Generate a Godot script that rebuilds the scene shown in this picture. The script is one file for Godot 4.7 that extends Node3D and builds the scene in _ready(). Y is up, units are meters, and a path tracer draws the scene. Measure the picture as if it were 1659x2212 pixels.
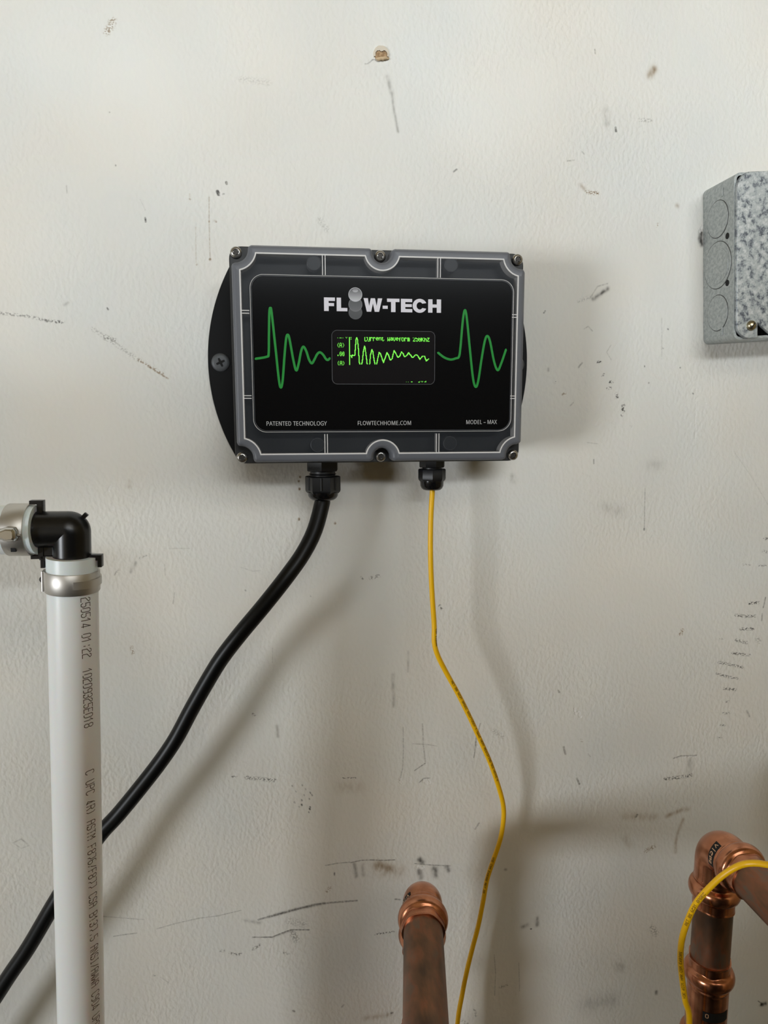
extends Node3D
# Lengths in the builders are millimetres; MB turns them into metres. x right, y up, z out of the back wall.

class MB:   # collects triangles and commits them as one named mesh
	var st := SurfaceTool.new()
	var t := Transform3D()
	func _init() -> void:
		st.begin(Mesh.PRIMITIVE_TRIANGLES)
	func vert(p: Vector3, n: Vector3, uv: Vector2, col: Color) -> void:
		st.set_normal(n)
		st.set_uv(uv)
		st.set_color(col)
		st.add_vertex(p * 0.001)
	func tri(a: Vector3, b: Vector3, c: Vector3, na: Vector3, nb: Vector3, nc: Vector3, ua := Vector2(), ub := Vector2(), uc := Vector2(), ca := Color.WHITE, cb := Color.WHITE, cc := Color.WHITE) -> void:
		var flip := (b - a).cross(c - a).dot(na + nb + nc) > 0.0
		a = t * a
		b = t * b
		c = t * c
		na = (t.basis * na).normalized()
		nb = (t.basis * nb).normalized()
		nc = (t.basis * nc).normalized()
		vert(a, na, ua, ca)
		if flip:
			vert(c, nc, uc, cc)
			vert(b, nb, ub, cb)
		else:
			vert(b, nb, ub, cb)
			vert(c, nc, uc, cc)
	func quad(a: Vector3, b: Vector3, c: Vector3, d: Vector3, n: Vector3, ua := Vector2(0, 1), ub := Vector2(1, 1), uc := Vector2(1, 0), ud := Vector2(0, 0)) -> void:
		tri(a, b, c, n, n, n, ua, ub, uc)
		tri(a, c, d, n, n, n, ua, uc, ud)
	func box(lo: Vector3, hi: Vector3, bev := 0.0) -> void:
		var s := (hi - lo) / 2.0
		var o := t
		t = t * Transform3D(Basis(), (hi + lo) / 2.0)
		var p := PackedVector2Array([Vector2(-s.x, -s.y), Vector2(s.x, -s.y), Vector2(s.x, s.y), Vector2(-s.x, s.y)])
		if bev > 0.0:
			extrude(p, [[bev, -s.z], [0.0, -s.z + bev], [0.0, s.z - bev], [bev, s.z]], true, true, 0.2)
		else:
			extrude(p, [[0.0, -s.z], [0.0, s.z]], true, true, 0.2)
		t = o
	# counterclockwise outline, a list of [inset, z], caps
	func extrude(poly: PackedVector2Array, layers: Array, top := true, bottom := false, crease := 0.8) -> void:
		var n := poly.size()
		var en := []
		for i in n:
			var e := poly[(i + 1) % n] - poly[i]
			en.append(Vector2(e.y, -e.x).normalized())
		var rows := []
		for l in layers:
			var row := []
			for i in n:
				var a: Vector2 = en[(i + n - 1) % n]
				var b: Vector2 = en[i]
				var m := (a + b) / maxf(1.0 + a.dot(b), 0.35)
				var q := poly[i] - m * float(l[0])
				row.append(Vector3(q.x, q.y, l[1]))
			rows.append(row)
		var bands := []
		for k in layers.size() - 1:
			bands.append(Vector2(float(layers[k + 1][1]) - float(layers[k][1]), float(layers[k + 1][0]) - float(layers[k][0])).normalized())
		for k in bands.size():
			var here: Vector2 = bands[k]
			var ends := [here, here]
			if k > 0 and here.dot(bands[k - 1]) > 0.6:
				ends[0] = (here + bands[k - 1]).normalized()
			if k + 1 < bands.size() and here.dot(bands[k + 1]) > 0.6:
				ends[1] = (here + bands[k + 1]).normalized()
			for i in n:
				var j := (i + 1) % n
				var ni: Vector2 = en[i]
				var nj: Vector2 = en[i]
				var pv: Vector2 = en[(i + n - 1) % n]
				var nx: Vector2 = en[j]
				if pv.dot(en[i]) > crease:
					ni = (pv + ni).normalized()
				if nx.dot(en[i]) > crease:
					nj = (nx + nj).normalized()
				var nn := func(side: Vector2, w: Vector2) -> Vector3: return Vector3(side.x * w.x, side.y * w.x, w.y).normalized()
				var a: Vector3 = rows[k][i]
				var b: Vector3 = rows[k][j]
				var c: Vector3 = rows[k + 1][j]
				var d: Vector3 = rows[k + 1][i]
				var na: Vector3 = nn.call(ni, ends[0])
				var nb: Vector3 = nn.call(nj, ends[0])
				var nc: Vector3 = nn.call(nj, ends[1])
				var nd: Vector3 = nn.call(ni, ends[1])
				tri(a, b, c, na, nb, nc)
				tri(a, c, d, na, nc, nd)
		for cap in [[top, rows.size() - 1, Vector3(0, 0, 1)], [bottom, 0, Vector3(0, 0, -1)]]:
			if cap[0]:
				var flat := PackedVector2Array()
				for p in rows[cap[1]]:
					flat.append(Vector2(p.x, p.y))
				var ids := Geometry2D.triangulate_polygon(flat)
				for i in range(0, ids.size(), 3):
					tri(rows[cap[1]][ids[i]], rows[cap[1]][ids[i + 1]], rows[cap[1]][ids[i + 2]], cap[2], cap[2], cap[2])
	# profile of (radius, height) round the y axis, from the bottom middle outwards and up
	func lathe(prof: Array, seg := 32, smooth := true) -> void:
		var bands := []
		for k in prof.size() - 1:
			var e: Vector2 = prof[k + 1] - prof[k]
			bands.append(Vector2(e.y, -e.x).normalized())
		for k in bands.size():
			var ends := [bands[k], bands[k]]
			if k > 0 and bands[k].dot(bands[k - 1]) > 0.7:
				ends[0] = (bands[k] + bands[k - 1]).normalized()
			if k + 1 < bands.size() and bands[k].dot(bands[k + 1]) > 0.7:
				ends[1] = (bands[k] + bands[k + 1]).normalized()
			for i in seg:
				var a := TAU * i / seg
				var b := TAU * (i + 1) / seg
				var m := (a + b) / 2.0
				var at := func(p: Vector2, ang: float) -> Vector3: return Vector3(p.x * cos(ang), p.y, p.x * sin(ang))
				var nr := func(w: Vector2, ang: float) -> Vector3:
					var u: float = ang if smooth else m
					return Vector3(w.x * cos(u), w.y, w.x * sin(u))
				var p0: Vector3 = at.call(prof[k], a)
				var p1: Vector3 = at.call(prof[k], b)
				var p2: Vector3 = at.call(prof[k + 1], b)
				var p3: Vector3 = at.call(prof[k + 1], a)
				if prof[k].x > 0.0001:
					tri(p0, p1, p2, nr.call(ends[0], a), nr.call(ends[0], b), nr.call(ends[1], b))
				if prof[k + 1].x > 0.0001:
					tri(p0, p2, p3, nr.call(ends[0], a), nr.call(ends[1], b), nr.call(ends[1], a))
	# a pipe along points; rad is a number, an array, or a Callable(i, angle)
	func tube(pts: Array, rad: Variant, seg := 20, caps := true) -> void:
		var n := pts.size()
		var fr := []
		var prev := Vector3.ZERO
		for i in n:
			var tn: Vector3 = (pts[mini(i + 1, n - 1)] - pts[maxi(i - 1, 0)]).normalized()
			var u: Vector3 = prev - tn * prev.dot(tn)
			if i == 0:
				u = tn.cross(Vector3(0, 0, 1) if absf(tn.z) < 0.9 else Vector3(1, 0, 0))
			u = u.normalized()
			prev = u
			fr.append([tn, u, tn.cross(u)])
		var s := 0.0
		var rows := []
		var nors := []
		var lens := []
		for i in n:
			if i > 0:
				s += pts[i].distance_to(pts[i - 1])
			lens.append(s)
		for i in n:
			var row := []
			var nor := []
			for j in seg + 1:
				var ang := TAU * (j % seg) / seg
				var r := _r(rad, i, ang)
				var slope := 0.0
				if not (rad is float or rad is int):
					var i0 := maxi(i - 1, 0)
					var i1 := mini(i + 1, n - 1)
					slope = (_r(rad, i1, ang) - _r(rad, i0, ang)) / maxf(lens[i1] - lens[i0], 0.001)
				var out: Vector3 = fr[i][1] * cos(ang) + fr[i][2] * sin(ang)
				row.append(pts[i] + out * r)
				nor.append((out - fr[i][0] * slope).normalized())
			rows.append(row)
			nors.append(nor)
		for i in n - 1:
			for j in seg:
				var u0 := Vector2(lens[i] * 0.01, float(j) / seg)
				var u1 := Vector2(lens[i + 1] * 0.01, float(j) / seg)
				var u2 := Vector2(lens[i + 1] * 0.01, float(j + 1) / seg)
				var u3 := Vector2(lens[i] * 0.01, float(j + 1) / seg)
				tri(rows[i][j], rows[i + 1][j], rows[i + 1][j + 1], nors[i][j], nors[i + 1][j], nors[i + 1][j + 1], u0, u1, u2)
				tri(rows[i][j], rows[i + 1][j + 1], rows[i][j + 1], nors[i][j], nors[i + 1][j + 1], nors[i][j + 1], u0, u2, u3)
		if caps:
			for e in [[0, -1.0], [n - 1, 1.0]]:
				var nn: Vector3 = fr[e[0]][0] * e[1]
				for j in seg:
					tri(pts[e[0]], rows[e[0]][j], rows[e[0]][j + 1], nn, nn, nn)
	func _r(rad: Variant, i: int, ang: float) -> float:
		if rad is Callable:
			return rad.call(i, ang)
		if rad is Array:
			return rad[i]
		return float(rad)
	func done(called: String, m: Material, parent: Node) -> MeshInstance3D:
		st.index()
		var o := MeshInstance3D.new()
		o.name = called
		o.mesh = st.commit()
		o.material_override = null
		o.mesh.surface_set_material(0, m)
		parent.add_child(o, true)
		return o

var M := {}
var used := {}

func numbered(called: String) -> String:
	used[called] = used.get(called, -1) + 1
	return called if used[called] == 0 else "%s_%03d" % [called, used[called]]

func tag(o: Node, label: String, category: String, group := "") -> void:
	o.set_meta("label", label)
	o.set_meta("category", category)
	if group:
		o.set_meta("group", group)

func thing(called: String, label: String, category: String, at_mm := Vector3.ZERO, turn := Basis(), group := "") -> Node3D:
	var o := Node3D.new()
	o.name = numbered(called)
	add_child(o)
	o.position = at_mm * 0.001
	o.basis = turn
	tag(o, label, category, group)
	return o

func mat(color: Color, rough: float, metal := 0.0) -> StandardMaterial3D:
	var m := StandardMaterial3D.new()
	m.albedo_color = color
	m.roughness = rough
	m.metallic = metal
	return m

func noise_tex(freq: float, stops: Array, colors: Array, size := 512, kind := FastNoiseLite.TYPE_SIMPLEX_SMOOTH, octaves := 4, sd := 1, gain := 0.5) -> NoiseTexture2D:
	var n := FastNoiseLite.new()
	n.noise_type = kind
	n.frequency = freq
	n.fractal_octaves = octaves
	n.seed = sd
	n.fractal_gain = gain
	var g := Gradient.new()
	g.offsets = PackedFloat32Array(stops)
	g.colors = PackedColorArray(colors)
	var t := NoiseTexture2D.new()
	t.width = size
	t.height = size
	t.seamless = true
	t.noise = n
	t.color_ramp = g
	return t

func grain(m: StandardMaterial3D, tex: Texture2D, per_metre: float) -> void:
	m.albedo_texture = tex
	m.uv1_triplanar = true
	m.uv1_scale = Vector3.ONE * per_metre

func rounded(w: float, h: float, r: float, steps := 8) -> PackedVector2Array:
	var p := PackedVector2Array()
	for c in [[w / 2 - r, h / 2 - r, 0.0], [-w / 2 + r, h / 2 - r, 90.0], [-w / 2 + r, -h / 2 + r, 180.0], [w / 2 - r, -h / 2 + r, 270.0]]:
		for k in steps + 1:
			var a := deg_to_rad(c[2] + 90.0 * k / steps)
			p.append(Vector2(c[0] + r * cos(a), c[1] + r * sin(a)))
	return p

func circle(c: Vector2, r: float, n := 32) -> PackedVector2Array:
	var p := PackedVector2Array()
	for i in n:
		p.append(c + Vector2(cos(TAU * i / n), sin(TAU * i / n)) * r)
	return p

func ccw(p: PackedVector2Array) -> PackedVector2Array:
	if Geometry2D.is_polygon_clockwise(p):
		p.reverse()
	return p

func moved(p: PackedVector2Array, by: Vector2) -> PackedVector2Array:
	var q := PackedVector2Array()
	for v in p:
		q.append(v + by)
	return q

func biggest(list: Array) -> PackedVector2Array:
	var best := PackedVector2Array()
	for p in list:
		if p.size() > best.size():
			best = p
	return best

func resample(p: PackedVector2Array, step: float) -> PackedVector2Array:
	var n := p.size()
	var total := 0.0
	for i in n:
		total += p[i].distance_to(p[(i + 1) % n])
	var count := int(total / step)
	var out := PackedVector2Array()
	var i := 0
	var s := 0.0
	for k in count:
		var want := total * k / count
		while s + p[i % n].distance_to(p[(i + 1) % n]) < want:
			s += p[i % n].distance_to(p[(i + 1) % n])
			i += 1
		var gap := p[i % n].distance_to(p[(i + 1) % n])
		out.append(p[i % n].lerp(p[(i + 1) % n], (want - s) / maxf(gap, 0.00001)))
	return out

func ridge(b: MB, outline: PackedVector2Array, w: float, z0: float, z1: float) -> void:   # a low wall that follows an outline
	b.extrude(outline, [[0.0, z0], [0.0, z1 - 0.1], [w * 0.25, z1], [w * 0.75, z1], [w, z1 - 0.1], [w, z0]], false, false)

func spline(ctrl: Array, step := 3.0) -> Array:   # Catmull-Rom
	var out := []
	for i in ctrl.size() - 1:
		var p0: Vector3 = ctrl[maxi(i - 1, 0)]
		var p1: Vector3 = ctrl[i]
		var p2: Vector3 = ctrl[i + 1]
		var p3: Vector3 = ctrl[mini(i + 2, ctrl.size() - 1)]
		var n := maxi(1, int(p1.distance_to(p2) / step))
		for k in n:
			var f := float(k) / n
			out.append(0.5 * (2.0 * p1 + (p2 - p0) * f + (2.0 * p0 - 5.0 * p1 + 4.0 * p2 - p3) * f * f + (3.0 * p1 - p0 - 3.0 * p2 + p3) * f * f * f))
	out.append(ctrl[ctrl.size() - 1])
	return out

func stroke2d(b: MB, line: Array, w: float, z: float, h := 0.08) -> void:   # a flat printed line
	for i in line.size() - 1:
		var a: Vector2 = line[i]
		var c: Vector2 = line[i + 1]
		var dir := (c - a).normalized()
		var pr := dir
		var nx := dir
		if i > 0:
			pr = (dir + (a - line[i - 1]).normalized()).normalized()
		if i + 2 < line.size():
			nx = (dir + (line[i + 2] - c).normalized()).normalized()
		var na := Vector2(-pr.y, pr.x) * w / 2 / maxf(pr.dot(dir), 0.4)
		var nc := Vector2(-nx.y, nx.x) * w / 2 / maxf(nx.dot(dir), 0.4)
		var q := [a - na, c - nc, c + nc, a + na]
		var up := []
		var dn := []
		for v in q:
			up.append(Vector3(v.x, v.y, z + h))
			dn.append(Vector3(v.x, v.y, z))
		b.quad(up[0], up[1], up[2], up[3], Vector3(0, 0, 1))
		var sd := Vector3(-dir.y, dir.x, 0)
		b.quad(dn[0], dn[1], up[1], up[0], -sd)
		b.quad(dn[3], dn[2], up[2], up[3], sd)

func smooth2d(ctrl: Array, n := 8) -> Array:
	var out := []
	for i in ctrl.size() - 1:
		for k in n:
			out.append((ctrl[i] as Vector2).cubic_interpolate(ctrl[i + 1], ctrl[maxi(i - 1, 0)], ctrl[mini(i + 2, ctrl.size() - 1)], float(k) / n))
	out.append(ctrl[ctrl.size() - 1])
	return out

func text_into(b: MB, text: String, bold: bool, x0: float, x1: float, y0: float, cap: float, z: float) -> void:
	var f := SystemFont.new()
	f.font_names = PackedStringArray(["Droid Sans"])
	f.font_weight = 700 if bold else 400
	var tm := TextMesh.new()
	tm.font = f
	tm.text = text
	tm.font_size = 64
	tm.pixel_size = 0.01
	tm.depth = 0.0
	tm.horizontal_alignment = HORIZONTAL_ALIGNMENT_LEFT
	var arr := tm.surface_get_arrays(0)
	var v: PackedVector3Array = arr[Mesh.ARRAY_VERTEX]
	var ids: PackedInt32Array = arr[Mesh.ARRAY_INDEX] if arr[Mesh.ARRAY_INDEX] != null else PackedInt32Array(range(v.size()))
	var lo := Vector3.INF
	var hi := -Vector3.INF
	for p in v:
		lo = lo.min(p)
		hi = hi.max(p)
	var place := func(p: Vector3) -> Vector3: return Vector3(x0 + (p.x - lo.x) / (hi.x - lo.x) * (x1 - x0), y0 + (p.y - lo.y) / (hi.y - lo.y) * cap, z)
	for i in range(0, ids.size(), 3):
		b.tri(place.call(v[ids[i]]), place.call(v[ids[i + 1]]), place.call(v[ids[i + 2]]), Vector3(0, 0, 1), Vector3(0, 0, 1), Vector3(0, 0, 1))

# Inkjet letters: strokes on a grid 4 wide and 6 high.
const INK := {
	"0": "1030414536160501 10", "1": "0426 2026", "2": "0516364503 0000 0300 0040", "3": "051636454433 33424130 30100100 3313", "4": "3036 3601 0141",
	"5": "4606 0603 0333 33424130 301001", "6": "36160501 01103041 41423303 0303", "7": "0646 4642 422120", "8": "1333444536160504 0413 13020110 10304142 4233", "9": "10304145 45361605 05041343",
	"A": "0005 0516 1636 3645 4540 0343", "B": "0006 0636 36454433 3303 33424130 3000", "C": "45361605 0501 011030 3041", "E": "4606 0600 0040 0333", "F": "4606 0600 0333",
	"I": "1030 2026 1636", "M": "0006 0623 2346 4640", "N": "0006 0640 4046", "P": "0006 0636 36454433 3303", "R": "0006 0636 36454433 3303 2340",
	"S": "45361605 05041333 33424130 30100100", "T": "0646 2620", "U": "0601 011030 304146", "W": "0600 0023 2340 4046", "(": "36250130 2521 2130", ")": "1625 2521 2110",
	"/": "0046", ".": "2021", ":": "2122 2425", "-": "1333", "V": "0620 2046", "H": "0006 4046 0343", "G": "45361605 0501 011030 304143 4323", "O": "1030414536160501 0110", "D": "0006 0636 3645 4541 4130 3000",
	"K": "0006 0346 1340", "m": "0003 0313 1320 2023 2333 3340", "v": "0420 2044", "i": "2024 2526", "e": "0343 43341403 0301 011030", "g": "4410 1004 0434 4441", "a": "0434 3430 3010 1002 0232"}

func ink(text: String, put: Callable, pitch: float, size: Vector2, w: float, b: MB) -> void:   # put(s, up) gives [point, normal] on the printed surface
	for k in text.length():
		var runs: String = INK.get(text[k], "")
		for run in runs.split(" ", false):
			var line := []
			for i in range(0, run.length() - 1, 2):
				line.append(Vector2(float(run[i]) / 4.0 * size.x + k * pitch, float(run[i + 1]) / 6.0 * size.y))
			for i in line.size() - 1:
				var a: Vector2 = line[i]
				var c: Vector2 = line[i + 1]
				if a.distance_to(c) < 0.001:
					continue
				var dir := (c - a).normalized()
				a -= dir * w * 0.4
				c += dir * w * 0.4
				var sd := Vector2(-dir.y, dir.x) * w / 2
				for m in 2:
					var e := a.lerp(c, m / 2.0)
					var f := a.lerp(c, (m + 1) / 2.0)
					var q := [put.call(e - sd), put.call(f - sd), put.call(f + sd), put.call(e + sd)]
					b.tri(q[0][0], q[1][0], q[2][0], q[0][1], q[1][1], q[2][1])
					b.tri(q[0][0], q[2][0], q[3][0], q[0][1], q[2][1], q[3][1])

func along(pts: Array, r: float, ang: float, s0: float, drop: float, flip := 1.0) -> Callable:   # the surface of a cable: s runs along it, up runs round it
	var lens := [0.0]
	for i in range(1, pts.size()):
		lens.append(lens[i - 1] + pts[i].distance_to(pts[i - 1]))
	return func(p: Vector2) -> Array:
		var s := s0 + p.x
		var i := 0
		while i < pts.size() - 2 and lens[i + 1] < s:
			i += 1
		var f: float = (s - lens[i]) / maxf(lens[i + 1] - lens[i], 0.0001)
		var t0: Vector3 = (pts[mini(i + 1, pts.size() - 1)] - pts[maxi(i - 1, 0)]).normalized()
		var t1: Vector3 = (pts[mini(i + 2, pts.size() - 1)] - pts[i]).normalized()
		var tn := t0.lerp(t1, f).normalized()
		var zz := (Vector3(0, 0, 1) - tn * tn.z).normalized()
		var side := zz.cross(tn) * flip
		var a := ang + (p.y - drop) / r
		var out := zz * cos(a) + side * sin(a)
		return [pts[i].lerp(pts[i + 1], f) + out * (r + 0.04), out]

# ---------------------------------------------------------------- wall paint
const WX := Vector2(-250.0, 400.0)
const WY := Vector2(-500.0, 290.0)
const WPX := 2.5
var paint: PackedByteArray
var relief: PackedFloat32Array
var pw := 0
var ph := 0
var blot := FastNoiseLite.new()
const INKS := {"g": Vector3(0.40, 0.385, 0.36), "b": Vector3(0.42, 0.31, 0.19), "d": Vector3(0.16, 0.15, 0.14), "w": Vector3(0.93, 0.92, 0.90)}

func mark(how: String, alpha: float, width: float, line: Array) -> void:   # scuffs, smears, speckled rubs and chips, in millimetres
	var kind := how[0]
	var ink_c: Vector3 = INKS[how[1]]
	var pts: Array[Vector2] = []
	for i in range(0, line.size(), 2):
		pts.append(Vector2((line[i] - WX.x) * WPX, (WY.y - line[i + 1]) * WPX))
	var r := maxf(width * WPX / 2.0, 0.55)
	var thin := minf(1.0, width * WPX / 1.1)
	var reach := r * (2.2 if kind == "S" else 1.6) + 2.0
	var lo := pts[0]
	var hi := pts[0]
	for p in pts:
		lo = lo.min(p)
		hi = hi.max(p)
	for y in range(maxi(0, int(lo.y - reach)), mini(ph - 1, int(hi.y + reach)) + 1):
		for x in range(maxi(0, int(lo.x - reach)), mini(pw - 1, int(hi.x + reach)) + 1):
			var c := Vector2(x, y)
			var d := 1e9
			for i in pts.size() - 1:
				d = minf(d, c.distance_to(Geometry2D.get_closest_point_to_segment(c, pts[i], pts[i + 1])))
			var a := 0.0
			var n := blot.get_noise_2d(x, y)
			match kind:
				"L":
					a = alpha * thin * clampf((r - d) + 0.5, 0.0, 1.0) * (0.72 + 0.5 * n)
				"S":
					a = alpha * exp(-d * d / (r * r) * 1.3) * (0.85 + 0.6 * blot.get_noise_2d(x * 0.55, y * 0.22) + 0.15 * n)
				"K":
					var m := blot.get_noise_2d(x * 1.25 + 300.0, y * 1.8) + 0.25 * n
					a = alpha * clampf((r * 1.3 - d) / r, 0.0, 1.0) * clampf(m * 4.5 - 0.15, 0.0, 1.0)
				"C":
					var e := d + n * r * 0.9
					a = alpha * 0.8 * clampf(r - e, 0.0, 1.0)
					relief[y * pw + x] -= alpha * 0.55 * clampf((r - e) / r * 2.0, -0.12, 0.8) * (1.0 if e < r * 1.25 else 0.0)
			if a <= 0.003:
				continue
			a = minf(a, 1.0)
			var at := (y * pw + x) * 3
			for k in 3:
				paint[at + k] = int(lerpf(paint[at + k], ink_c[k] * 255.0, a))

func make_wall_paint() -> StandardMaterial3D:
	pw = int((WX.y - WX.x) * WPX)
	ph = int((WY.y - WY.x) * WPX)
	paint.resize(pw * ph * 3)
	relief.resize(pw * ph)
	blot.noise_type = FastNoiseLite.TYPE_SIMPLEX
	blot.frequency = 0.16
	blot.fractal_octaves = 2
	blot.seed = 5
	var cloud := FastNoiseLite.new()
	cloud.frequency = 0.0022
	cloud.fractal_octaves = 3
	cloud.seed = 11
	var hue := FastNoiseLite.new()
	hue.frequency = 0.003
	hue.seed = 8
	var stip := FastNoiseLite.new()
	stip.noise_type = FastNoiseLite.TYPE_SIMPLEX
	stip.frequency = 0.11
	stip.fractal_octaves = 3
	stip.fractal_gain = 0.45
	stip.seed = 21
	var worn := FastNoiseLite.new()
	worn.frequency = 0.004
	worn.fractal_octaves = 2
	worn.seed = 31
	var base := WALL
	for y in ph:
		for x in pw:
			var i := y * pw + x
			var c := 1.0 + 0.035 * cloud.get_noise_2d(x, y)
			var h := 0.018 * hue.get_noise_2d(x, y)
			paint[i * 3] = int(clampf(base.r * (c + h), 0, 1) * 255.0)
			paint[i * 3 + 1] = int(clampf(base.g * c, 0, 1) * 255.0)
			paint[i * 3 + 2] = int(clampf(base.b * (c - h), 0, 1) * 255.0)
			var s := stip.get_noise_2d(x, y * 0.62)
			relief[i] = 0.5 + s * (0.20 + 0.16 * worn.get_noise_2d(x, y)) + 0.12 * cloud.get_noise_2d(x * 3.0, y * 2.0)
	wall_marks()
	var m := mat(Color.WHITE, 0.62)
	m.albedo_texture = ImageTexture.create_from_image(Image.create_from_data(pw, ph, false, Image.FORMAT_RGB8, paint))
	m.texture_repeat = false
	m.heightmap_enabled = true
	m.heightmap_scale = 0.055
	m.heightmap_texture = ImageTexture.create_from_image(Image.create_from_data(pw, ph, false, Image.FORMAT_RF, relief.to_byte_array()))
	return m

func wall_marks() -> void:
	mark("Kb", 0.55, 4.06, [-97.8, 221.4, -99.8, 217.4, -101.4, 215.4])
	mark("Cw", 0.60, 1.33, [-17.4, 212.7, -17.2, 210.7])
	mark("Sg", 0.30, 2.52, [59.0, 200.2, 61.5, 191.3])
	mark("Sg", 0.32, 1.68, [61.5, 191.3, 63.4, 179.7, 65.4, 169.6])
	mark("Ld", 0.60, 0.39, [45.7, 206.7, 47.0, 206.8, 48.7, 207.9, 50.1, 209.2, 52.0, 209.4])
	mark("Cw", 0.35, 1.42, [74.8, 167.4, 74.8, 165.8])
	mark("Sb", 0.50, 4.59, [227.0, 213.8, 224.8, 209.9])
	mark("Sg", 0.16, 4.85, [196.2, 187.9, 197.8, 180.4])
	mark("Ld", 0.60, 1.22, [203.4, 178.2, 203.8, 176.0])
	mark("Kb", 0.75, 2.44, [185.8, 139.2, 193.1, 138.7])
	mark("Sb", 0.20, 2.44, [181.3, 143.5, 184.5, 140.8])
	mark("Lg", 0.50, 0.61, [182.1, 163.1, 183.4, 161.8])
	mark("Lg", 0.50, 0.60, [172.6, 157.2, 177.1, 157.9])
	mark("Kg", 0.35, 2.46, [219.4, 183.6, 226.4, 183.4])
	mark("Ld", 0.50, 0.87, [100.0, 148.1, 102.0, 149.5])
	mark("Lg", 0.50, 0.60, [187.9, 222.8, 188.3, 220.4])
	mark("Ld", 0.75, 1.89, [-42.8, 131.4, -42.1, 129.9])  # dent shaded in paint: dark left side, pale right side
	mark("Lw", 1.30, 1.08, [-41.2, 132.0, -40.4, 130.5])
	mark("Lw", 1.30, 1.35, [-41.0, 129.9, -40.5, 129.4])
	mark("Ld", 0.50, 0.68, [-39.9, 130.0, -39.1, 130.3])
	mark("Lg", 0.80, 1.35, [-37.5, 136.8, -37.3, 136.1])
	mark("Lb", 0.35, 1.08, [-45.0, 114.8, -44.2, 114.3])
	mark("Lb", 0.38, 0.43, [-47.8, 128.1, -48.2, 116.3, -48.4, 103.1, -48.4, 93.5])
	mark("Lb", 0.80, 1.22, [-48.5, 92.7, -48.5, 92.5])
	mark("Lb", 0.75, 0.81, [-48.2, 114.7, -48.3, 114.2])
	mark("Lb", 0.30, 0.35, [-59.0, 129.6, -59.0, 127.2])
	mark("Lb", 0.50, 0.80, [-59.1, 126.7, -58.8, 126.5])
	mark("Lb", 0.25, 0.40, [-56.2, 110.8, -56.5, 102.9, -56.7, 90.7])
	mark("Lb", 0.35, 0.87, [-56.4, 89.6, -56.5, 89.3])
	mark("Ld", 0.75, 0.93, [-85.0, 115.2, -84.9, 113.1])
	mark("Lg", 0.30, 0.26, [-87.4, 125.5, -84.8, 119.6])
	mark("Ld", 0.50, 0.65, [-100.3, 144.0, -100.3, 143.7])
	mark("Ld", 0.40, 0.46, [-102.2, 172.8, -102.2, 172.6])
	mark("Lg", 0.40, 0.36, [-128.3, 131.7, -128.3, 127.7])
	mark("Kg", 0.14, 3.73, [-27.2, 194.4, -11.2, 193.2])
	mark("Kg", 0.18, 3.92, [17.5, 117.0, 21.6, 111.8])
	mark("Kd", 0.38, 1.79, [-169.7, 59.3, -154.3, 57.9, -145.4, 55.7, -136.4, 54.5])
	mark("Ld", 0.50, 1.17, [-145.1, 55.9, -143.9, 55.2])
	mark("Kd", 0.45, 1.83, [-140.3, 55.0, -135.0, 54.8])
	mark("Sg", 0.25, 1.83, [-133.7, 64.6, -131.5, 66.0])
	mark("Kg", 0.55, 3.19, [-111.5, 46.2, -106.3, 44.4])
	mark("Ld", 0.55, 0.79, [-109.3, 63.2, -108.8, 62.4])
	mark("Kg", 0.28, 2.65, [-118.2, 51.0, -102.8, 40.3, -92.4, 32.8])
	mark("Kb", 0.55, 1.89, [-92.4, 32.8, -87.1, 29.5, -83.2, 27.3, -79.2, 24.9])
	mark("Lb", 0.55, 0.81, [-87.1, 29.5, -81.9, 25.7, -76.0, 22.1])
	mark("Cw", 0.70, 2.19, [-112.8, -43.9, -114.6, -46.2])
	mark("Cw", 0.40, 1.92, [-113.2, -55.4, -113.0, -57.7])
	mark("Sb", 0.20, 2.75, [-101.7, -40.6, -102.1, -43.5])
	mark("Sg", 0.55, 2.82, [193.0, 73.9, 198.2, 77.7, 202.4, 80.4])
	mark("Sd", 0.30, 1.25, [195.1, 75.3, 200.6, 78.9])
	mark("Lg", 0.30, 0.78, [191.1, 74.7, 195.5, 81.7, 202.3, 83.6])
	mark("Kg", 0.22, 2.49, [183.4, 72.2, 191.1, 75.3])
	mark("Ld", 0.60, 0.77, [160.1, 64.6, 161.0, 65.8])
	mark("Lg", 0.40, 0.50, [187.5, 54.9, 190.2, 56.6, 193.2, 53.7])
	mark("Lg", 0.50, 0.95, [184.6, 30.4, 187.0, 33.3])
	mark("Lg", 0.30, 0.41, [206.2, 44.8, 203.5, 40.3, 206.9, 35.3])
	mark("Kd", 0.85, 1.74, [197.5, 33.7, 199.4, 34.0])
	mark("Kd", 0.80, 1.43, [201.3, 25.1, 202.2, 26.0])
	mark("Kd", 0.85, 1.76, [206.0, 20.9, 208.2, 21.2])
	mark("Kd", 0.85, 1.76, [205.2, 17.0, 207.1, 17.3])
	mark("Kd", 0.70, 1.93, [211.4, 13.4, 212.2, 11.0])
	mark("Kd", 0.80, 2.59, [216.6, 5.5, 216.5, 2.2])
	mark("Kg", 0.70, 1.62, [215.6, -0.8, 216.3, -0.5])
	mark("Sg", 0.35, 1.56, [164.2, 29.6, 164.3, 28.2])
	mark("Kg", 0.50, 1.57, [169.2, 20.8, 169.8, 21.1])
	mark("Kb", 0.50, 1.89, [174.5, 13.1, 176.1, 13.7])
	mark("Lg", 0.40, 0.63, [179.8, 5.6, 182.0, 7.7])
	mark("Kg", 0.50, 1.30, [222.4, -7.3, 222.8, -7.9])
	mark("Lg", 0.25, 0.39, [240.5, 62.6, 242.0, 36.1])
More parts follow.
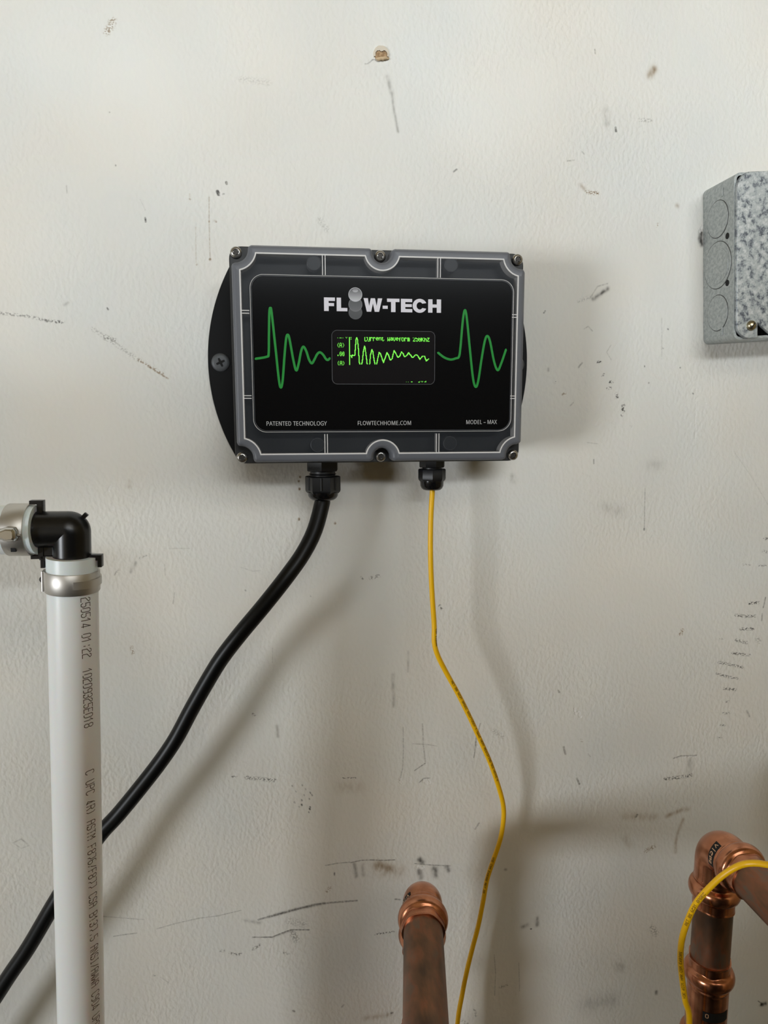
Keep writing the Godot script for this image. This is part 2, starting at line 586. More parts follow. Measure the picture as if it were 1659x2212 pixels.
	mark("Ld", 0.50, 0.78, [245.1, 55.6, 245.4, 55.3])
	mark("Ld", 0.50, 0.78, [230.2, 31.5, 230.2, 31.2])
	mark("Ld", 0.60, 0.79, [255.3, 30.8, 255.3, 30.5])
	mark("Ld", 0.50, 0.78, [233.7, 20.7, 233.7, 20.4])
	mark("Ld", 0.40, 0.79, [265.2, 13.8, 265.6, 13.5])
	mark("Ld", 0.40, 0.65, [197.5, -29.9, 197.6, -32.6])
	mark("Ld", 0.40, 0.71, [242.2, 43.3, 242.6, 43.0])
	mark("Ld", 0.34, 0.40, [234.7, -50.0, 235.1, -64.2, 235.5, -77.0])
	mark("Ld", 0.70, 1.07, [235.5, -77.6, 235.5, -78.3])
	mark("Sg", 0.20, 4.41, [141.4, -40.3, 142.4, -43.4])
	mark("Sg", 0.14, 7.27, [237.9, -34.3, 244.5, -33.8])
	mark("Sg", 0.12, 8.53, [208.0, -62.4, 218.0, -65.5])
	mark("Lg", 0.20, 0.34, [297.7, -25.5, 310.8, -41.5, 325.9, -62.7])
	mark("Kb", 0.50, 1.89, [233.6, 120.2, 234.5, 121.1])
	mark("Sb", 0.25, 2.85, [246.7, 133.4, 247.4, 132.9])
	mark("Cw", 0.50, 1.32, [267.4, 16.6, 268.2, -1.9, 269.1, -21.2])
	mark("Cw", 0.35, 0.99, [276.7, 31.8, 278.7, 10.4])
	mark("Cw", 0.60, 1.33, [275.3, 7.4, 275.6, 7.1])
	mark("Sd", 0.90, 2.89, [264.6, 117.4, 264.2, 113.1, 265.4, 109.4])  # shade in the torn gap by the junction box, put into the paint
	mark("Cw", 0.90, 2.57, [265.1, 120.3, 264.2, 118.3])
	mark("Kd", 0.85, 1.95, [316.5, -132.8, 320.4, -132.6, 323.9, -132.4])
	mark("Kd", 0.70, 1.94, [306.9, -140.9, 314.7, -142.2, 322.2, -142.2])
	mark("Kd", 0.90, 1.95, [311.9, -151.3, 321.1, -151.6])
	mark("Kd", 0.50, 2.49, [308.9, -159.3, 316.9, -161.7])
	mark("Kd", 0.70, 1.96, [306.7, -168.8, 313.2, -170.1, 319.7, -170.7])
	mark("Kd", 0.60, 1.95, [296.6, -175.2, 306.7, -177.7, 315.0, -179.8])
	mark("Kd", 0.60, 1.78, [295.7, -183.7, 303.7, -186.2, 311.7, -188.0])
	mark("Kd", 0.70, 1.97, [301.8, -195.1, 310.8, -196.3])
	mark("Kd", 0.70, 1.62, [304.6, -205.0, 306.1, -205.1])
	mark("Kd", 0.70, 1.44, [302.7, -213.6, 307.4, -213.9])
	mark("Kd", 0.40, 1.44, [301.2, -222.7, 305.5, -222.9])
	mark("Kd", 0.50, 1.26, [300.0, -231.8, 302.9, -232.0])
	mark("Ld", 0.45, 0.71, [329.0, -128.9, 328.3, -133.9, 327.8, -136.3])
	mark("Ld", 0.40, 0.64, [327.4, -140.7, 327.4, -145.8])
	mark("Kd", 0.60, 1.75, [324.6, -86.8, 327.8, -86.2])
	mark("Kd", 0.35, 2.11, [324.6, -95.4, 327.1, -96.1])
	mark("Kd", 0.50, 1.41, [322.6, -105.9, 327.8, -105.4])
	mark("Kg", 0.40, 1.40, [310.2, -104.6, 315.5, -105.1])
	mark("Kg", 0.35, 3.58, [324.9, -159.3, 326.8, -161.1])
	mark("Kg", 0.40, 1.41, [296.5, -158.1, 298.9, -157.9])
	mark("Sg", 0.50, 1.45, [321.0, -212.9, 323.1, -217.3])
	mark("Kb", 0.70, 2.78, [267.4, -150.5, 266.5, -153.1])
	mark("Cw", 0.90, 2.03, [190.0, -203.8, 191.4, -207.3])
	mark("Cw", 0.90, 2.04, [193.4, -206.4, 194.9, -210.2])
	mark("Cg", 0.60, 1.34, [178.7, -190.0, 178.8, -191.4])
	mark("Lg", 0.60, 1.36, [183.5, -231.8, 185.0, -237.1])
	mark("Lg", 0.60, 1.38, [194.3, -256.2, 196.1, -260.5])
	mark("Kb", 0.50, 1.37, [196.2, -227.1, 197.0, -228.9])
	mark("Lg", 0.30, 0.69, [201.8, -238.2, 203.6, -240.4])
	mark("Cw", 0.95, 1.07, [267.0, -245.6, 274.8, -245.4, 283.4, -245.6])
	mark("Ld", 0.45, 0.57, [266.3, -245.9, 271.9, -244.2, 284.0, -244.6])
	mark("Kd", 0.70, 2.50, [260.8, -261.2, 271.1, -260.8, 280.7, -259.7])
	mark("Sg", 0.22, 5.03, [279.2, -248.2, 279.8, -257.5])
	mark("Ld", 0.30, 0.51, [69.2, -210.2, 69.5, -226.9, 68.9, -240.3, 67.0, -249.0])
	mark("Lg", 0.35, 0.71, [82.6, -208.7, 83.3, -224.4, 84.7, -236.3])
	mark("Ld", 0.50, 0.58, [84.7, -237.3, 81.4, -239.5, 77.3, -242.2])
	mark("Lg", 0.40, 0.45, [75.6, -222.6, 86.8, -224.0, 92.7, -225.4])
	mark("Cw", 0.80, 2.25, [66.7, -246.9, 68.0, -251.1])
	mark("Cw", 0.70, 1.94, [74.4, -247.4, 73.7, -250.8])
	mark("Cw", 0.80, 3.25, [83.8, -250.1, 87.0, -251.7])
	mark("Ld", 0.40, 0.65, [80.5, -251.3, 83.8, -248.4, 88.0, -248.4])
	mark("Sg", 0.25, 2.51, [62.2, -172.8, 62.8, -195.0])
	mark("Sg", 0.22, 1.57, [72.5, -157.2, 72.6, -171.1])
	mark("Sg", 0.25, 2.43, [-15.3, -204.5, -14.9, -211.7])
	mark("Ld", 0.40, 0.43, [123.0, -210.8, 120.9, -220.1, 118.8, -235.5])
	mark("Ld", 0.40, 0.43, [120.2, -220.0, 119.7, -226.7])
	mark("Cw", 0.50, 1.97, [121.6, -223.5, 121.0, -227.5])
	mark("Kd", 0.55, 1.21, [-46.5, -238.3, -42.9, -237.9])
	mark("Kd", 0.50, 2.73, [-36.2, -239.4, -27.8, -241.0, -18.0, -242.6])
	mark("Kd", 0.60, 1.10, [27.9, -244.2, 36.7, -244.8])
	mark("Ld", 0.40, 0.62, [-6.4, -247.1, -6.1, -247.8])
	mark("Ld", 0.50, 0.68, [0.4, -247.3, 0.7, -247.9])
	mark("Ld", 0.40, 0.62, [2.5, -250.1, 2.8, -250.8])
	mark("Ld", 0.70, 0.75, [5.6, -253.0, 5.9, -253.7])
	mark("Ld", 0.60, 0.81, [6.8, -254.7, 7.1, -255.4])
	mark("Ld", 0.60, 0.69, [-0.1, -257.9, 0.2, -258.6])
	mark("Ld", 0.80, 0.94, [-0.2, -261.3, 0.1, -262.0])
	mark("Ld", 0.60, 0.81, [-5.1, -259.2, -4.8, -259.9])
	mark("Ld", 0.70, 0.81, [5.4, -263.4, 5.7, -264.1])
	mark("Ld", 0.80, 0.94, [5.1, -264.7, 5.4, -265.4])
	mark("Ld", 0.50, 0.63, [4.4, -267.0, 4.7, -267.7])
	mark("Ld", 0.30, 0.62, [1.5, -254.3, 1.8, -255.0])
	mark("Ld", 0.30, 0.62, [-2.1, -262.5, -1.8, -263.2])
	mark("Ld", 0.40, 0.62, [4.9, -257.3, 5.2, -258.0])
	mark("Ld", 0.30, 0.62, [-4.0, -251.3, -3.7, -252.0])
	mark("Sb", 0.10, 9.46, [26.3, -250.8, 38.9, -251.7])
	mark("Sd", 0.36, 2.21, [-24.1, -342.4, -5.0, -338.3, 14.1, -336.0])
	mark("Ld", 0.40, 1.26, [-31.1, -343.8, -14.6, -340.5, 7.7, -336.0, 23.8, -335.8, 37.0, -336.0])
	mark("Ld", 0.60, 0.76, [-35.5, -356.7, -22.3, -358.0, -15.5, -355.6, -9.2, -353.7, 3.3, -355.0])
	mark("Sg", 0.30, 1.59, [-21.9, -358.1, -7.9, -353.9])
	mark("Kd", 0.40, 4.48, [-7.9, -356.3, -5.5, -361.9])
	mark("Sg", 0.25, 2.51, [-39.8, -343.6, -30.5, -346.3])
	mark("Ld", 0.35, 0.42, [-98.9, -343.9, -86.0, -341.1, -70.6, -338.8, -58.3, -338.3, -42.7, -335.7])
	mark("Ld", 0.40, 0.48, [-127.1, -346.6, -119.5, -346.0, -112.0, -345.7])
	mark("Lg", 0.40, 0.42, [-133.1, -331.3, -107.0, -336.3])
	mark("Lg", 0.30, 0.37, [-98.4, -380.1, -91.6, -386.2])
	mark("Kg", 0.50, 1.22, [-103.8, -378.1, -101.4, -378.7])
	mark("Kg", 0.70, 2.20, [-50.8, -367.0, -46.8, -368.9, -44.0, -368.5])
	mark("Kg", 0.45, 2.19, [-57.3, -364.9, -54.8, -364.8])
	mark("Kg", 0.65, 2.21, [-35.4, -365.8, -30.9, -363.1])
	mark("Kg", 0.50, 1.92, [-14.6, -370.9, -10.8, -372.0])
	mark("Kg", 0.25, 6.37, [-10.0, -347.3, -0.5, -350.0])
	mark("Ld", 0.70, 1.30, [-8.8, -416.6, -8.1, -417.1])
	mark("Lg", 0.40, 0.99, [25.5, -417.8, 26.9, -416.1])
	mark("Ld", 0.45, 0.51, [15.2, -307.5, 24.1, -306.5, 32.1, -306.5])
	mark("Ld", 0.55, 0.58, [32.7, -306.9, 40.1, -305.8, 46.6, -306.1, 56.3, -307.2, 63.5, -307.5])
	mark("Sd", 0.32, 2.58, [35.0, -308.2, 36.8, -317.7])
	mark("Sg", 0.25, 2.91, [41.1, -309.4, 41.7, -317.1])
	mark("Sb", 0.40, 7.16, [51.4, -310.3, 59.5, -313.5])
	mark("Sb", 0.15, 11.75, [54.7, -314.8, 66.1, -315.8])
	mark("Ld", 0.50, 0.53, [77.5, -311.5, 89.1, -313.6, 103.0, -315.5])
	mark("Sd", 0.55, 3.96, [80.8, -308.7, 83.1, -311.0])
	mark("Sd", 0.40, 3.97, [80.9, -317.1, 81.9, -322.5])
	mark("Sd", 0.45, 4.66, [91.8, -316.7, 92.8, -321.7])
	mark("Sd", 0.50, 3.01, [100.4, -316.0, 101.8, -319.0])
	mark("Cw", 0.80, 1.65, [79.2, -313.8, 81.8, -315.1, 84.1, -314.9])
	mark("Kb", 0.50, 2.57, [15.9, -327.0, 18.1, -324.8])
	mark("Ld", 0.50, 0.96, [21.5, -313.6, 21.4, -315.3])
	mark("Kd", 0.60, 1.32, [49.0, -363.2, 62.8, -362.5])
	mark("Ld", 0.50, 0.99, [63.8, -337.5, 67.1, -338.2])
	mark("Sb", 0.20, 4.03, [41.0, -428.9, 61.1, -427.6])
	mark("Ld", 0.50, 1.35, [60.8, -426.8, 61.8, -426.5])
	mark("Sb", 0.30, 3.61, [263.8, -290.1, 274.4, -286.6, 279.7, -285.9])
	mark("Sb", 0.16, 6.38, [231.7, -287.7, 254.9, -290.5])
	mark("Sb", 0.25, 2.91, [276.6, -294.0, 272.1, -308.3, 272.0, -319.3])
	mark("Kb", 0.50, 3.61, [249.1, -316.6, 255.1, -313.5])
	mark("Sb", 0.14, 5.70, [232.6, -305.0, 236.4, -310.8])
	mark("Ld", 0.60, 1.42, [239.9, -289.0, 240.9, -287.6])
	mark("Lg", 0.50, 1.01, [120.7, -288.8, 123.3, -284.8])
	mark("Sg", 0.45, 3.15, [156.7, -368.3, 160.5, -367.2])
	mark("Sg", 0.45, 3.16, [167.7, -362.4, 168.2, -368.0])
	mark("Ld", 0.70, 1.05, [163.4, -370.5, 163.7, -370.5])
	mark("Sd", 0.25, 2.05, [143.2, -321.9, 143.9, -322.0])
	mark("Kg", 0.40, 5.90, [257.1, -379.6, 259.9, -383.7])
	mark("Sd", 0.16, 8.08, [231.9, -407.4, 233.8, -409.5])
	mark("Sd", 0.12, 14.65, [209.6, -436.8, 227.7, -435.8])
	mark("Sd", 0.40, 2.63, [263.3, -432.9, 263.4, -434.5])
	mark("Ld", 0.30, 0.49, [136.4, -388.4, 137.7, -402.7, 137.4, -421.5])
	mark("Ld", 0.22, 0.56, [155.0, -397.1, 156.3, -419.9])
	mark("Kd", 0.35, 2.11, [141.5, -415.2, 146.7, -414.3])
	mark("Kd", 0.40, 1.75, [122.3, -431.1, 123.8, -437.0])
	mark("Kg", 0.40, 2.79, [113.4, -439.5, 117.6, -442.7])
	mark("Lb", 0.85, 1.31, [2.9, -38.8, 2.9, -39.1])
	mark("Lb", 0.85, 1.31, [2.0, -41.5, 2.0, -41.7])
	mark("Lb", 0.90, 1.40, [2.2, -46.5, 2.2, -46.8])
	mark("Lb", 0.75, 1.32, [1.6, -65.8, 1.6, -66.4])
	mark("Lb", 0.75, 1.34, [24.6, -69.0, 24.6, -69.3])
	mark("Ld", 0.50, 0.73, [-33.5, -111.4, -33.2, -112.0])
	mark("Kd", 0.50, 1.52, [41.4, -105.5, 42.6, -106.5])
	mark("Kd", 0.40, 2.44, [47.5, -106.0, 53.0, -104.6])
	mark("Kd", 0.60, 1.89, [93.7, -126.4, 95.0, -128.4])
	mark("Kb", 0.50, 2.27, [-105.5, -146.4, -105.1, -150.1])
	mark("Lg", 0.30, 0.34, [-79.7, -83.0, -66.9, -83.3])
	mark("Sg", 0.25, 2.24, [-103.7, -97.4, -100.6, -91.6])
	mark("Kg", 0.35, 1.39, [-113.8, -98.6, -110.8, -95.7])
	mark("Kg", 0.35, 1.12, [-98.2, -88.7, -91.9, -86.5])
	mark("Lg", 0.30, 0.40, [-82.9, -93.0, -82.9, -100.4])
	mark("Lg", 0.40, 0.34, [-77.7, -111.7, -78.9, -118.9])
	mark("Lg", 0.30, 0.35, [-35.7, -96.4, -28.5, -99.1, -23.5, -98.9])
	mark("Kd", 0.60, 1.80, [-30.8, -195.3, -29.9, -196.3])
	mark("Lg", 0.30, 0.30, [-17.1, -150.9, -17.3, -160.4])
	mark("Ld", 0.40, 0.60, [8.1, -116.8, 8.4, -117.1])
	mark("Sg", 0.30, 0.85, [-185.8, -273.9, -180.8, -271.7, -177.3, -275.3])
	mark("Lg", 0.35, 0.37, [-185.3, -274.6, -181.2, -278.2, -176.3, -276.6])
	mark("Kg", 0.20, 3.38, [-152.3, -203.2, -144.2, -210.0])
	mark("Sd", 0.85, 3.15, [350.8, -454.2, 353.8, -453.8])
	mark("Ld", 0.70, 0.63, [347.8, -450.6, 351.5, -453.5])
	mark("Lg", 0.30, 0.39, [192.5, -18.5, 199.6, -19.4])
	mark("Kg", 0.25, 3.96, [132.3, -216.7, 139.0, -221.2])

# ---------------------------------------------------------------- room
const X0 := -2600.0
const X1 := 1700.0
const Y0 := -1550.0
const Y1 := 1250.0
const Z1 := 3400.0
const WALL := Color(0.898, 0.889, 0.859)

func structure(b: MB, called: String, m: Material) -> MeshInstance3D:
	var o := b.done(called, m, self)
	o.set_meta("kind", "structure")
	return o

func room() -> void:
	# the wall in the picture: its painted face, then plain face round it and its back
	var wall_paint := make_wall_paint()
	var b := MB.new()
	b.quad(Vector3(WX.x, WY.x, 0), Vector3(WX.y, WY.x, 0), Vector3(WX.y, WY.y, 0), Vector3(WX.x, WY.y, 0), Vector3(0, 0, 1))
	var back := structure(b, "wall_back", wall_paint)
	b = MB.new()
	var f := Vector3(0, 0, 1)
	for q in [[X0, Y0, WX.x, Y1], [WX.y, Y0, X1, Y1], [WX.x, Y0, WX.y, WY.x], [WX.x, WY.y, WX.y, Y1]]:
		b.quad(Vector3(q[0], q[1], 0), Vector3(q[2], q[1], 0), Vector3(q[2], q[3], 0), Vector3(q[0], q[3], 0), f)
	b.box(Vector3(X0 - 120, Y0 - 100, -120), Vector3(X1 + 120, Y1 + 100, -1))
	var plain := M.plain_wall as Material
	b.st.index()
	b.st.commit(back.mesh)
	back.mesh.surface_set_material(1, plain)
	b = MB.new()
	b.box(Vector3(X0 - 120, Y0 - 100, 0), Vector3(X1 + 120, Y0, Z1 + 120))
	structure(b, "floor", M.concrete)
	b = MB.new()
	b.box(Vector3(X0 - 120, Y1, 0), Vector3(X1 + 120, Y1 + 100, Z1 + 120))
	structure(b, "ceiling", M.far_wall)
	b = MB.new()
	b.box(Vector3(X1, Y0, 0), Vector3(X1 + 120, Y1, Z1))
	structure(b, "wall_right", M.far_wall)
	b = MB.new()
	b.box(Vector3(X0 - 120, Y0, Z1), Vector3(UNSEEN_WIN.x0, Y1, Z1 + 120))
	b.box(Vector3(UNSEEN_WIN.x1, Y0, Z1), Vector3(X1 + 120, Y1, Z1 + 120))
	b.box(Vector3(UNSEEN_WIN.x0, Y0, Z1), Vector3(UNSEEN_WIN.x1, UNSEEN_WIN.y0, Z1 + 120))
	b.box(Vector3(UNSEEN_WIN.x0, UNSEEN_WIN.y1, Z1), Vector3(UNSEEN_WIN.x1, Y1, Z1 + 120))
	structure(b, "wall_front", M.far_wall)
	b = MB.new()
	b.box(Vector3(X0 - 120, Y0, 0), Vector3(X0, Y1, WIN.z0))
	b.box(Vector3(X0 - 120, Y0, WIN.z1), Vector3(X0, Y1, Z1))
	b.box(Vector3(X0 - 120, Y0, WIN.z0), Vector3(X0, WIN.y0, WIN.z1))
	b.box(Vector3(X0 - 120, WIN.y1, WIN.z0), Vector3(X0, Y1, WIN.z1))
	structure(b, "wall_left", M.far_wall)
	b = MB.new()
	for e in [[WIN.y0, WIN.y0 + 30.0, WIN.z0, WIN.z1], [WIN.y1 - 30.0, WIN.y1, WIN.z0, WIN.z1], [WIN.y0 + 30.0, WIN.y1 - 30.0, WIN.z0, WIN.z0 + 30.0], [WIN.y0 + 30.0, WIN.y1 - 30.0, WIN.z1 - 30.0, WIN.z1]]:
		b.box(Vector3(X0 - 90, e[0], e[2]), Vector3(X0 - 50, e[1], e[3]), 2.0)
	var w := structure(b, "unseen_window_1", M.white_frame)  # out of view, placed to light the wall from the left
	b = MB.new()
	for e in [[UNSEEN_WIN.x0, UNSEEN_WIN.x1, UNSEEN_WIN.y0, UNSEEN_WIN.y0 + 30.0], [UNSEEN_WIN.x0, UNSEEN_WIN.x1, UNSEEN_WIN.y1 - 30.0, UNSEEN_WIN.y1], [UNSEEN_WIN.x0, UNSEEN_WIN.x0 + 30.0, UNSEEN_WIN.y0 + 30.0, UNSEEN_WIN.y1 - 30.0], [UNSEEN_WIN.x1 - 30.0, UNSEEN_WIN.x1, UNSEEN_WIN.y0 + 30.0, UNSEEN_WIN.y1 - 30.0]]:
		b.box(Vector3(e[0], e[2], Z1 + 50), Vector3(e[1], e[3], Z1 + 90), 2.0)
	var v := structure(b, "unseen_window_2", M.white_frame)  # out of view, set high in front to light the upper wall
	b = MB.new()
	b.box(Vector3(UNSEEN_WIN.x0 + 30, UNSEEN_WIN.y0 + 30, Z1 + 70), Vector3(UNSEEN_WIN.x1 - 30, UNSEEN_WIN.y1 - 30, Z1 + 74))
	b.done("pane", M.glass, v)
	b = MB.new()
	b.box(Vector3(X0 - 74, WIN.y0 + 30, WIN.z0 + 30), Vector3(X0 - 70, WIN.y1 - 30, WIN.z1 - 30))
	b.done("pane", M.glass, w)

func torn_hole(back: Node) -> void:   # torn paint and paper, brown core showing
	var rng := RandomNumberGenerator.new()
	rng.seed = 4
	var place := Transform3D(Basis(), Vector3(55.5, 212.0, 0))
	var up := Vector3(0, 0, 1)
	var b := MB.new()
	b.t = place
	var core := PackedVector2Array()
	for i in 28:
		var a := TAU * i / 28
		var r := 1.0 + rng.randf_range(-0.05, 0.05)
		core.append(Vector2(clampf(cos(a) * 4.6, -3.9, 3.9) * r, clampf(sin(a) * 4.4, -2.6, 4.2) * r))
	b.extrude(core, [[0.0, 0.0], [0.3, 0.35]], true, false)
	b.done("torn_core", M.torn_brown, back)
	b = MB.new()
	b.t = place
	var ring := []
	for i in 33:   # frayed lip over the top
		var a := lerpf(-0.25, PI + 0.3, i / 32.0)
		var w := 1.1 + 1.9 * pow(maxf(sin(a), 0.0), 2.0)
		var j := rng.randf_range(-0.25, 0.25)
		ring.append([Vector3(cos(a) * (4.0 - 0.4 * w) , sin(a) * (4.2 - w + 0.6) - 0.1 + j, 0.95 + rng.randf_range(-0.1, 0.1)), Vector3(cos(a) * 4.3, sin(a) * 4.7 + j * 0.4, 1.0 + rng.randf_range(-0.1, 0.1)), Vector3(cos(a) * 4.8, sin(a) * 5.2 + j * 0.4, 0.02)])
	for i in 32:
		for k in 2:
			var q: Array = [ring[i][k], ring[i + 1][k], ring[i + 1][k + 1], ring[i][k + 1]]
			var n := Vector3(0, 0, 1)
			if k == 1:
				n = Vector3(q[0].x, q[0].y, 6.0).normalized()
			b.tri(q[0], q[1], q[2], n, n, n)
			b.tri(q[0], q[2], q[3], n, n, n)
	b.done("torn_paint_edge", M.torn_paper, back)
	b = MB.new()
	b.t = place
	var fold := []
	for i in 9:
		fold.append(Vector3(lerpf(-3.4, 4.9, i / 8.0), -2.9 + 0.7 * i / 8.0 + rng.randf_range(-0.25, 0.25), 1.0 + rng.randf_range(-0.2, 0.3)))
	b.tube(fold, [0.3, 0.8, 1.0, 0.95, 1.05, 0.9, 0.9, 0.6, 0.15], 10)
	b.done("paper_fold", M.torn_cream, back)

# ---------------------------------------------------------------- control box
const BC := Vector2(48.9, 31.5)

func control_box() -> void:
	var o := thing("control_box", "black wall-mounted water treatment control box with smoky lid, green waveforms and a lit screen", "control box", Vector3(BC.x, BC.y, 0))
	# the oval plate behind it
	var p := PackedVector2Array()
	var rad := 117.0
	for s in [1.0, -1.0]:
		for i in 41:
			var a := lerpf(-asin(60.0 / rad), asin(60.0 / rad), i / 40.0)
			p.append(Vector2(s * (100.2 - rad + rad * cos(a)), s * rad * sin(a)))
	var b := MB.new()
	b.extrude(p, [[0.0, 0.3], [0.0, 2.6], [0.4, 3.0]], true, true)
	var plate := b.done("mounting_plate", M.black_plate, o)
	for s in [-1.0, 1.0]:
		b = MB.new()
		b.t = Transform3D(Basis(Vector3(1, 0, 0), PI / 2), Vector3(s * 92.6, 0, 3.0))
		b.lathe([Vector2(0, 0), Vector2(5.6, 0), Vector2(5.6, 0.3), Vector2(4.9, 1.0), Vector2(3.6, 1.35), Vector2(0, 1.4)], 40)
		var sc := b.done("mounting_screw", M.grey_screw, plate)
		b = MB.new()
		b.t = Transform3D(Basis(Vector3(0, 0, 1), 0.42), Vector3(s * 92.6, 0, 0))
		var x := PackedVector2Array([Vector2(2.7, -0.55), Vector2(2.7, 0.55), Vector2(0.75, 0.75), Vector2(0.55, 2.7), Vector2(-0.55, 2.7), Vector2(-0.75, 0.75), Vector2(-2.7, 0.55), Vector2(-2.7, -0.55), Vector2(-0.75, -0.75), Vector2(-0.55, -2.7), Vector2(0.55, -2.7), Vector2(0.75, -0.75)])
		b.extrude(x, [[0.0, 4.2], [0.0, 4.43]])
		b.done("cross_slot", M.hole, plate)
		sc.set_meta("label", "grey cross-head screw in the black plate")
	# base: the opaque tray and the flange that the lid screws into
	b = MB.new()
	b.extrude(rounded(160, 113, 6), [[0.0, 3.0], [0.0, 42.5]], false, true)
	b.extrude(rounded(156, 109, 5), [[0.0, 12.0], [0.0, 42.5]], true, false)
	b.extrude(rounded(164.5, 117.5, 6.5), [[0.6, 41.5], [0.0, 42.1], [0.0, 45.4], [0.6, 46.0]], true, true)
	b.done("base", M.black_matte, o)
	# lid: raised smoky plastic with notches for the six screws
	var out := PackedVector2Array([Vector2(-80.4, -57.6), Vector2(80.4, -57.6), Vector2(80.4, 57.6), Vector2(-80.4, 57.6)])
	var spots := []
	for sx in [-1.0, 0.0, 1.0]:
		for sy in [-1.0, 1.0]:
			spots.append(Vector2(sx * 78.3, sy * 55.2))
	for s in spots:
		var cut := circle(s, 6.6 if s.x != 0.0 else 5.0)
		if s.x == 0.0:
			cut = biggest(Geometry2D.merge_polygons(cut, PackedVector2Array([s + Vector2(-4.8, 0), s + Vector2(4.8, 0), s + Vector2(5.6, 2.5 * signf(s.y)), s + Vector2(6.2, 6.0 * signf(s.y)), s + Vector2(-6.2, 6.0 * signf(s.y)), s + Vector2(-5.6, 2.5 * signf(s.y))])))
		out = biggest(Geometry2D.clip_polygons(out, cut))
	out = biggest(Geometry2D.offset_polygon(out, -1.9, Geometry2D.JOIN_ROUND))
	out = biggest(Geometry2D.offset_polygon(out, 1.9, Geometry2D.JOIN_ROUND))
	var smoothed := biggest(Geometry2D.offset_polygon(out, 1.0, Geometry2D.JOIN_ROUND))
	smoothed = biggest(Geometry2D.offset_polygon(smoothed, -1.0, Geometry2D.JOIN_ROUND))
	out = ccw(resample(smoothed, 0.6))
	b = MB.new()
	b.extrude(out, [[-0.25, 46.0], [0.0, 53.6], [0.25, 55.0], [0.7, 56.0], [1.3, 56.55], [1.9, 56.8], [4.4, 56.82]], false, false, 0.3)

	var lid := b.done("lid", M.smoke_edge, o)
	var cap := ccw(resample(biggest(Geometry2D.offset_polygon(out, -4.4, Geometry2D.JOIN_ROUND)), 0.6))
	b = MB.new()
	b.extrude(cap, [[0.0, 56.0], [0.0, 56.8]], true, false, 0.3)
	b.done("lid_face", M.smoke, lid)
	lid.set_meta("label", "smoky translucent ribbed lid")
	# edge wall and ribs moulded on the lid
	var rim := biggest(Geometry2D.offset_polygon(out, -4.0, Geometry2D.JOIN_ROUND))
	rim = ccw(resample(rim, 0.6))
	b = MB.new()
	ridge(b, rim, 0.95, 50.0, 56.86)
	b.done("edge_wall", M.lit_ridge, lid)
	var ribs := []
	for sx in [-31.6, 31.2]:
		ribs.append([Vector2(sx, 42.6), Vector2(sx, 53.4)])
		ribs.append([Vector2(sx, -42.2), Vector2(sx, -53.4)])
	for sy in [22.8, -22.0]:
		ribs.append([Vector2(-71.6, sy), Vector2(-76.2, sy)])
		ribs.append([Vector2(72.6, sy), Vector2(76.2, sy)])
	for r in ribs:
		for s in [-0.72, 0.72]:
			b = MB.new()
			var d: Vector2 = (r[1] - r[0]).normalized()
			var k: Vector2 = Vector2(-d.y, d.x) * s
			stroke2d(b, [r[0] + k, r[1] + k], 0.42, 53.0, 3.9)
			b.done("rib", M.lit_ridge, lid)
	for c in [Vector2(-36.8, 48.8), Vector2(37.9, 49.6), Vector2(-36.3, -48.2), Vector2(38.4, -47.7)]:
		b = MB.new()
		b.t = Transform3D(Basis(), Vector3(c.x, c.y, 0))
		b.extrude(circle(Vector2(), 3.9, 40), [[0.0, 50.0], [0.0, 56.6], [0.25, 56.72], [0.35, 56.6]], false)
		b.done("boss_ring", M.smoke_line, lid)
		b = MB.new()
		b.t = Transform3D(Basis(), Vector3(c.x, c.y, 0))
		b.extrude(circle(Vector2(), 3.6, 40), [[0.0, 50.0], [0.0, 56.4]])
		b.done("boss", M.smoke_dark, lid)
	# six lid screws
	for s in spots:
		b = MB.new()
		b.t = Transform3D(Basis(Vector3(1, 0, 0), PI / 2), Vector3(s.x, s.y, 46.0))
		b.lathe([Vector2(0, 0), Vector2(3.1, 0), Vector2(3.15, 0.9), Vector2(2.75, 1.7), Vector2(2.0, 2.15), Vector2(1.7, 2.2), Vector2(1.55, 0.9), Vector2(0, 0.9)], 32)
		var sc := b.done("lid_screw", M.steel, o)
		var star := PackedVector2Array()
		for i in 48:
			var a := TAU * i / 48
			star.append(Vector2(cos(a), sin(a)) * (1.42 + 0.3 * cos(6.0 * a)))
		b = MB.new()
		b.t = Transform3D(Basis(Vector3(0, 0, 1), 0.3), Vector3(s.x, s.y, 0))
		b.extrude(star, [[0.0, 46.9], [0.0, 48.0]])
		b.done("drive_socket", M.dark_steel, sc)
	front_label(o)
	for g in [[Vector3(16.2 - BC.x, -26.5 - BC.y, 30.0), 1.0, "cable_gland"], [Vector3(82.2 - BC.x, -26.5 - BC.y, 30.0), 0.8, "cable_gland"]]:
		gland(o, g[0], g[1] == 1.0)

